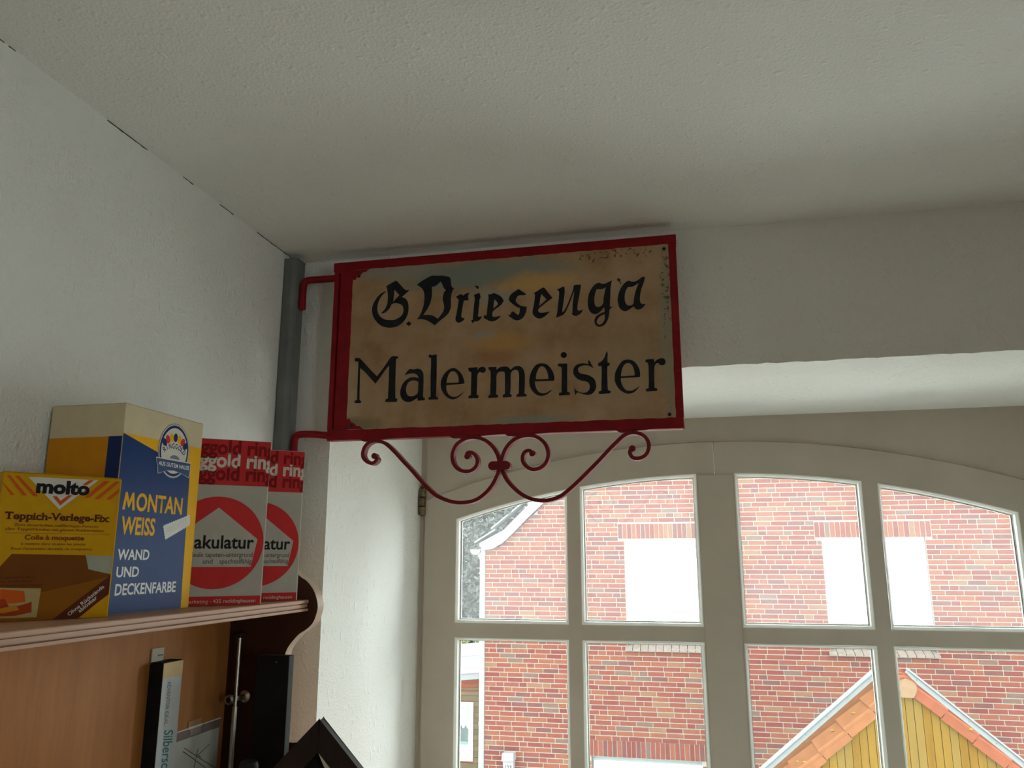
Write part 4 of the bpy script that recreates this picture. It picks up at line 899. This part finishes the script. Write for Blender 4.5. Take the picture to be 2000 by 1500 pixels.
m_shade = mat('dark_room_behind', (0.05, 0.05, 0.05), 0.9)
def shutter_window(a, b_, z0, z1):
    fm = MB(); d0, d1 = FY+0.06, FY+0.13
    fm.box(a, a+0.05, d0, d1, z0+0.105, z1); fm.box(b_-0.05, b_, d0, d1, z0+0.105, z1); fm.box(a+0.05, b_-0.05, d0, d1, z1-0.12, z1)
    wo = part('shutter_window', fm, m_whitepaint, house, 0.004)
    s = MB(); zz_ = z0+0.11; pr = []
    while zz_ < z1-0.13:
        pr += [(FY+0.085, zz_), (FY+0.078, zz_+0.02), (FY+0.085, zz_+0.042), (FY+0.092, zz_+0.044)]; zz_ += 0.048
    pl = pr + [(FY+0.11, pr[-1][1]), (FY+0.11, z0+0.11)]
    s.prism(pl, a+0.051, b_-0.051, 'x')
    part('roller_shutter', s, m_whitepaint, wo)
    part('shutter_backing', MB().box(a, b_, FY+0.14, FY+0.16, z0+0.02, z1), m_shade, wo)
    x = a-0.03; k = 0
    while x < b_+0.03-0.02:                                     # sloping brick sill
        x1 = min(x+0.118, b_+0.03)
        part('sill_brick', MB().prism([(FY-0.055, z0+0.03), (FY+0.12, z0+0.095), (FY+0.12, z0), (FY-0.055, z0)], x, x1-0.008, 'x'), m_stonesill, wo); x += 0.118
shutter_window(*OPEN[0]); shutter_window(*OPEN[1])
a, b_, z0, z1 = OPEN[2]
gd = part('garage_door_frame', MB().box(a+0.001, b_-0.001, FY+0.09, FY+0.15, z1-0.07, z1-0.001), m_zinc, house)
zt = z1-0.075; k = 0
while zt > GROUND+0.25:
    part('door_panel', MB().box(a+0.02, b_-0.02, FY+0.10, FY+0.13, zt-0.24, zt-0.006), m_whitepaint, gd, 0.004); zt -= 0.24

# verge board, roof, gutter, downpipe
up = [(-3.42, 0.261), (-3.022, 0.461), (-2.557, 0.906), (1.4, 4.66)]
lo = [(1.4, 4.42), (-2.365, 0.884), (-2.618, 0.655), (-2.858, 0.418), (-3.034, 0.259), (-3.211, 0.160), (-3.323, 0.153), (-3.42, 0.20)]
part('verge_board', MB().prism(up+lo, FY-0.07, FY-0.04, 'y'), m_board_w, house)
rf = [(-3.50, 0.235), (-3.022, 0.475), (-2.557, 0.92), (1.4, 4.68), (6.4, 0.0), (6.4, -0.1), (1.4, 4.5), (-2.50, 0.80), (-3.0, 0.36), (-3.42, 0.17)]
part('roof', MB().prism(rf, FY-0.0395, 21.2, 'y'), m_rooft, house)
for i in range(5):                                          # lapped verge slates seen edge-on
    k0 = i*0.36
    x0_, z0_ = -3.50+k0*0.79, 0.262+k0*(0.43 if i == 0 else 0.62)
    part('verge_slate', MB().prism([(x0_, z0_), (x0_+0.34, z0_+0.20 if i == 0 else z0_+0.27), (x0_+0.35, z0_+0.225 if i == 0 else z0_+0.295), (x0_, z0_+0.022)], FY-0.10, FY+0.25, 'y'), m_zinc, house)
gt = MB()
gp = [(-3.494+0.085*math.cos(R(q)), 0.157+0.085*math.sin(R(q))) for q in range(180, 361, 15)]
gp += [(-3.494+0.076*math.cos(R(q)), 0.157+0.076*math.sin(R(q))) for q in range(360, 179, -15)]
gt.prism(gp, FY-0.06, 21, 'y')
gt.prism([(-3.494+0.085*math.cos(R(q)), 0.157+0.085*math.sin(R(q))) for q in range(180, 361, 15)], FY-0.066, FY-0.0605, 'y')
part('gutter', gt, m_zinc, house)
dp = MB().tube(spline([(-3.44, FY+0.02, 0.085), (-3.41, FY+0.02, 0.05), (-3.385, FY+0.02, -0.02), (-3.385, FY+0.02, -0.15), (-3.385, FY+0.02, GROUND+0.05)], 4), 0.047, 14)
part('downpipe', dp, m_zinc, house, smooth=True)
for zz_ in (-0.9, -2.55, -4.2):
    part('pipe_clip', MB().lathe([(0.050, 0), (0.052, 0.002), (0.052, 0.026), (0.050, 0.028)], (-3.385, FY+0.02, zz_), 'z', 14), m_zinc, house)

# house-number lamp
nl = thing('house_number_lamp', 'white house-number lamp reading 123 on the brick wall', 'lamp', (-2.925, FY, -3.36))
m_lampw = mat('white_lamp_plastic', (0.1296, 0.1296, 0.1282), 0.4, 0.03, 20)
part('lamp_body', MB().prism([(-2.985, -3.36), (-2.865, -3.36), (-2.845, -3.035), (-3.005, -3.035)], FY-0.11, FY+0.0015, 'y'), m_lampw, nl, 0.006)
part('lamp_hood', MB().prism([(-3.018, -3.034), (-2.832, -3.034), (-2.842, -2.926), (-3.008, -2.926)], FY-0.15, FY+0.0015, 'y'), m_lampw, nl, 0.006)
part('hood_line', MB().box(-3.019, -2.831, FY-0.1515, FY-0.1495, -3.040, -3.028), m_grey, nl)
me = text_mesh('123', 0.01); e = ext(me); sc = 0.105/(e[1]-e[0])
for v_ in me.vertices: v_.co = (-2.977+(v_.co.x-e[0])*sc+2.925, -0.1112, -3.165+v_.co.y*sc*1.05+3.36)
me.materials.clear(); link('house_number', me, m_blk, nl)

# ------------------------------------------------------------------ timber gable with clay verge tiles, nearer
m_plank = [wood('yellow_board_%s' % n_, a_, c_, 0.7, (10, 10, 1), 3) for n_, a_, c_ in (('light', (0.0644, 0.0339, 0.0037), (0.0848, 0.0487, 0.0068)), ('warm', (0.0588, 0.0284, 0.0026), (0.0774, 0.0416, 0.0045)), ('pale', (0.0644, 0.0388, 0.0075), (0.0799, 0.0498, 0.0112)))]
m_clay = mat('orange_clay_tile', (0.0972, 0.0389, 0.0158), 0.75, 0.13, 14, 0.2, 40); m_clay2 = mat('red_clay_tile', (0.0936, 0.0288, 0.0144), 0.75, 0.12, 14, 0.2, 40)
m_lichen = mat('yellow_lichen', (0.1066, 0.0720, 0.0086), 0.9, 0.25, 30)
m_capend = mat('pale_clay_cap', (0.0972, 0.0612, 0.0360), 0.8, 0.12, 20)
GY, GX, SL = 9.0, 2.004, 0.85
GZ = -1.285                                     # underside of the verge tiles at the apex
dr = thing('timber_gable', 'small gable of yellow vertical boards with orange clay verge tiles', 'building', (GX, GY, GROUND))
x = GX-1.75; k = 0
while x < GX+1.75:
    x1 = x+0.0755
    pts = [(x, GROUND+0.001), (x1-0.005, GROUND+0.001), (x1-0.005, GZ-SL*abs(x1-0.005-GX)+0.02)]
    if x < GX < x1-0.005: pts.append((GX, GZ+0.02))
    pts.append((x, GZ-SL*abs(x-GX)+0.02))
    part('plank', MB().prism(pts, GY+0.02+0.002*(k % 3), GY+0.045, 'y'), m_plank[(k*5+k//3) % 3], dr)
    x = x1; k += 1
part('plank_backing', MB().prism([(GX-1.75, GROUND+0.002), (GX+1.75, GROUND+0.002), (GX+1.75, GZ-SL*1.75), (GX, GZ-0.01), (GX-1.75, GZ-SL*1.75)], GY+0.046, GY+0.075, 'y'), m_brown2, dr)
part('roof_deck', MB().prism([(GX-1.9, GZ-SL*1.9), (GX, GZ), (GX+1.9, GZ-SL*1.9), (GX+1.9, GZ-SL*1.9+0.03), (GX, GZ+0.03), (GX-1.9, GZ-SL*1.9+0.03)], GY+0.076, GY+0.49, 'y'), m_brown2, dr)
sa = math.atan(SL); cs, sn = math.cos(sa), math.sin(sa)
def slope_pt(side, s, hgt):                     # s metres down the slope from the ridge, hgt above the verge underside
    return (GX + side*(s*cs + hgt*sn), GZ - s*sn + hgt*cs)
def verge_tile(side, s0, length, mtl):
    """clay tile: ribbed top half a metre deep, hanging flange on the gable side, tail lifted over the next tile"""
    mb = MB(); lift0, lift1 = 0.075, 0.098
    nr = 6; ys = []; hs = []
    for i in range(nr*4+1):
        q = i/(nr*4); ys.append(GY-0.02 + 0.52*q)
        hs.append(0.028*max(0.0, math.sin(2*math.pi*nr*q))**0.6 if i else 0.012)
    vs = []
    for s, lf in ((s0, lift0), (s0+length, lift1)):
        for y, h_ in zip(ys, hs):
            p = slope_pt(side, s, lf+h_); vs.append((p[0], y, p[1]))
        for y in ys:
            p = slope_pt(side, s, lf-0.014); vs.append((p[0], y, p[1]))
    m_ = len(ys)
    fs = []
    for i in range(m_-1):
        fs += [(i, i+1, 2*m_+i+1, 2*m_+i), (m_+i, 3*m_+i, 3*m_+i+1, m_+i+1), (2*m_+i, 2*m_+i+1, 3*m_+i+1, 3*m_+i), (i, m_+i, m_+i+1, i+1)]
    fs += [(0, 2*m_, 3*m_, m_), (m_-1, 2*m_-1, 4*m_-1, 3*m_-1)]
    mb.add(vs, fs)
    a_ = slope_pt(side, s0+0.01, 0.0); b2 = slope_pt(side, s0+length-0.006, 0.012); c2 = slope_pt(side, s0+length-0.006, lift1-0.010); d2 = slope_pt(side, s0+0.01, lift0-0.010)
    mb.prism([a_, b2, c2, d2], GY-0.022, GY-0.006, 'y')
    return part('verge_tile', mb, mtl, dr)
for side, mtl in ((-1, m_clay), (1, m_clay2)):
    s = 0.03
    while s < 2.3:
        verge_tile(side, s, 0.345, mtl); s += 0.335
    q = [slope_pt(side, 0.02, 0.06), slope_pt(side, 2.45, 0.06), slope_pt(side, 2.45, 0.150), slope_pt(side, 0.02, 0.150)]
    part('clay_upstand', MB().prism(q, GY+0.501, GY+0.514, 'y'), mtl, dr)
    fl = MB()
    q = [slope_pt(side, 0.02, 0.03), slope_pt(side, 2.45, 0.03), slope_pt(side, 2.45, 0.215), slope_pt(side, 0.02, 0.215)]
    fl.prism(q, GY+0.515, GY+0.53, 'y')
    lip = [slope_pt(side, 0.02, 0.205), slope_pt(side, 2.45, 0.205), slope_pt(side, 2.45, 0.222), slope_pt(side, 0.02, 0.222)]
    fl.prism(lip, GY+0.495, GY+0.59, 'y')
    fo = part('flashing', fl, m_zinc, dr)
    s = 0.15
    while s < 2.3:
        p = slope_pt(side, s, 0.185)
        part('rivet', MB().lathe([(0.001, -0.006), (0.007, -0.005), (0.009, 0)], (p[0], GY+0.515, p[1]), 'y', 8), m_zinc, fo); s += 0.30
rt = MB()
arcp = [(GX+0.105*math.cos(R(q)), GZ+0.045+0.095*math.sin(R(q))) for q in range(-20, 201, 20)]
arci = [(GX+0.092*math.cos(R(q)), GZ+0.045+0.082*math.sin(R(q))) for q in range(200, -21, -20)]
for i, (y0_, y1_, e_) in enumerate(((GY-0.03, GY+0.20, 0.0), (GY+0.16, GY+0.36, 0.012), (GY+0.32, GY+0.49, 0.024))):
    part('ridge_tile', MB().prism([(p[0]+(p[0]-GX)*e_*8, p[1]+e_) for p in arcp]+[(p[0], p[1]) for p in arci], y0_, y1_, 'y'), m_clay2, dr)
capo = [(GX+0.094*math.cos(R(q)), GZ+0.040+0.086*math.sin(R(q))) for q in range(-25, 206, 15)] + [(GX-0.05, GZ-0.045), (GX+0.05, GZ-0.045)]
part('ridge_end_cap', MB().prism(capo, GY-0.05, GY-0.028, 'y'), m_capend, dr, 0.006)
for side, s, hgt, yy in ((-1, 0.52, 0.10, GY+0.25), (-1, 0.80, 0.10, GY+0.27), (-1, 1.22, 0.105, GY+0.05), (-1, 1.28, 0.10, GY+0.25), (1, 0.62, 0.10, GY-0.01)):
    p = slope_pt(side, s, hgt)
    part('lichen_patch', MB().lathe([(0.026, -0.004), (0.028, 0.004), (0.015, 0.009), (0.002, 0.010)], (p[0], yy, p[1]), 'z', 9), m_lichen, dr)

# ------------------------------------------------------------------ board-clad annexe left of the house
m_clad = [wood('weathered_cladding_%s' % n_, a_, c_, 0.8, (1, 10, 10), 4) for n_, a_, c_ in (('a', (0.0540, 0.0418, 0.0216), (0.0749, 0.0583, 0.0331)), ('b', (0.0475, 0.0353, 0.0187), (0.0662, 0.0518, 0.0288)))]
AY = 17.5; kx = AY/18.0
an_ = thing('clad_annexe', 'weathered board-clad annexe with white roof edge left of the brick house', 'building', (-5.8, AY, GROUND))
def eave(x): return -2.62*kx + (x+5.0)*0.10
z = GROUND+0.001; k = 0
WX0, WX1, WZ0, WZ1 = -5.75, -4.735, -4.17, -3.00
while z < -2.2:
    z1 = z+0.112
    for a, b_ in (((-8.0, WX0), (WX1, -3.45)) if z1 > WZ0 and z < WZ1 else ((-8.0, -3.45),)):
        za, zb = min(z1-0.008, eave(a)), min(z1-0.008, eave(b_))
        if zb > z+0.01:
            if za <= z: a = a+(b_-a)*(z-za+0.0)/(zb-za); za = z+0.001
            part('cladding_board', MB().prism([(a, z), (b_, z), (b_, zb), (a, za)], AY+0.0, AY+0.02+0.004*(k % 2), 'y'), m_clad[k % 2], an_)
    z = z1; k += 1
part('core', MB().prism([(-8.0, GROUND), (-3.45, GROUND), (-3.45, eave(-3.45)), (-8.0, eave(-8.0))], AY+0.026, AY+3, 'y', 0, [[(WX0, WZ0), (WX1, WZ0), (WX1, WZ1), (WX0, WZ1)]]), m_brown2, an_)
part('fascia', MB().prism([(-8.2, eave(-8.2)), (-3.40, eave(-3.4)), (-3.40, eave(-3.4)+0.13), (-8.2, eave(-8.2)+0.13)], AY-0.10, AY-0.001, 'y'), m_board_w, an_)
part('roof_sheet', MB().add([(-8.2, AY-0.12, eave(-8.2)+0.14), (-3.4, AY-0.12, eave(-3.4)+0.14), (-3.4, AY+3.2, eave(-3.4)+0.50), (-8.2, AY+3.2, eave(-8.2)+0.50), (-8.2, AY-0.12, eave(-8.2)+0.131), (-3.4, AY-0.12, eave(-3.4)+0.131), (-3.4, AY+3.2, eave(-3.4)+0.47), (-8.2, AY+3.2, eave(-8.2)+0.47)],
     [(0, 1, 2, 3), (4, 7, 6, 5), (0, 4, 5, 1), (1, 5, 6, 2), (2, 6, 7, 3), (3, 7, 4, 0)]), m_zinc, an_)
part('roof_upstand', MB().prism([(-8.2, eave(-8.2)+0.36), (-3.4, eave(-3.4)+0.36), (-3.4, eave(-3.4)+0.43), (-8.2, eave(-8.2)+0.43)], AY+1.6, AY+1.66, 'y'), m_whitepaint, an_)
wf = MB().prism([(WX0, WZ0), (WX1, WZ0), (WX1, WZ1), (WX0, WZ1)], AY-0.02, AY+0.06, 'y', 0, [[(WX0+0.11, WZ0+0.14), (WX1-0.10, WZ0+0.14), (WX1-0.10, WZ1-0.10), (WX0+0.11, WZ1-0.10)]])
wfo = part('window_frame', wf, m_whitepaint, an_)
m_cur = mat('aqua_curtain', (0.48, 0.66, 0.64), 0.8, 0.08, 20)
cv = []; 
for i in range(61):
    x = WX0+0.10+(WX1-WX0-0.20)*i/60; y = AY+0.10+0.022*math.sin(i*1.55); cv += [(x, y, WZ1-0.09), (x, y+0.0, WZ1-0.52-0.03*math.sin(i*0.8))]
part('curtain', MB().add(cv, [(2*i, 2*i+2, 2*i+3, 2*i+1) for i in range(60)]), m_cur, wfo)
part('pane', MB().box(WX0+0.11, WX1-0.10, AY+0.03, AY+0.034, WZ0+0.14, WZ1-0.10), m_glass, wfo)
part('dark_interior', MB().box(WX0, WX1, AY+0.45, AY+0.47, WZ0, WZ1), mat('dim_interior', (0.10, 0.12, 0.12), 0.9), wfo)
part('inner_sill', MB().box(WX0+0.08, WX1-0.08, AY+0.08, AY+0.40, WZ0+0.10, WZ0+0.30), m_cur, wfo)

# ------------------------------------------------------------------ greenery behind the annexe
def leaf_mat(name, a_, c_):
    m, t, b = nt(name); t.links.new(ramp(t, noise(t, coords(t), 2.2, 4), [(0.35, a_), (0.65, c_)]), b.inputs['Base Color']); b.inputs['Roughness'].default_value = 0.6; return m
m_leafg = leaf_mat('grey_green_leaves', (0.0353, 0.0396, 0.0331), (0.0619, 0.0662, 0.0562)); m_leafy = leaf_mat('yellow_green_leaves', (0.0418, 0.0497, 0.0144), (0.0749, 0.0828, 0.0288)); m_bark = mat('bark', (0.0266, 0.0230, 0.0187), 0.9)
def foliage(centre, radii, n, size, seed):
    r_ = random.Random(seed); mb = MB()
    for _ in range(n):
        while True:
            p = Vector((r_.uniform(-1, 1), r_.uniform(-1, 1), r_.uniform(-1, 1)))
            if 0.55 < p.length < 1.0: break
        p = Vector((p.x*radii[0], p.y*radii[1], p.z*radii[2])) + Vector(centre)
        u = Vector((r_.uniform(-1, 1), r_.uniform(-1, 1), r_.uniform(-1, 1))).normalized(); w_ = u.orthogonal().normalized(); s = size*r_.uniform(0.6, 1.3)
        mb.add([p-u*s, p+w_*s*0.4, p+u*s, p-w_*s*0.4], [(0, 1, 2, 3)])
    return mb
x, y, top = -8.1, 29.5, 3.6
tr = thing('tree', 'tall grey-green tree behind the annexe, left of the house gutter', 'tree', (x, y, GROUND))
part('trunk', MB().tube([(x, y, GROUND+0.001), (x+0.1, y, GROUND+3), (x, y, top-2)], [0.22, 0.17, 0.07], 8), m_bark, tr)
fo_ = part('foliage', foliage((x, y, (top+GROUND+1.4)/2), (2.6, 2.0, (top-GROUND-1.4)/2), 28000, 0.13, 20), m_leafg, tr); fo_['kind'] = 'stuff'
hd = thing('hedge', 'yellow-green hedge above the annexe roof edge', 'hedge', (-7.2, 23.5, GROUND))
part('foliage', foliage((-7.2, 23.5, -3.7), (3.0, 0.9, 1.5), 7000, 0.085, 44), m_leafy, hd)['kind'] = 'stuff'
part('stems', MB().tube([(-7.2, 23.5, GROUND+0.001), (-7.2, 23.5, -3.6)], 0.08, 8), m_bark, hd)

for m in m_br + m_plank + m_clad + [m_mortar, m_stonesill, m_rooft, m_clay, m_clay2, m_lichen, m_capend, m_leafg, m_leafy, m_asphalt, m_bark]:
    m.node_tree.nodes['Principled BSDF'].inputs['Specular IOR Level'].default_value = 0.02        # dull, dry surfaces

# ------------------------------------------------------------------ lift the whole scene so that the room floor lies at z = 0
for o in scene.objects:
    if o.parent is None: o.location.z += EYE
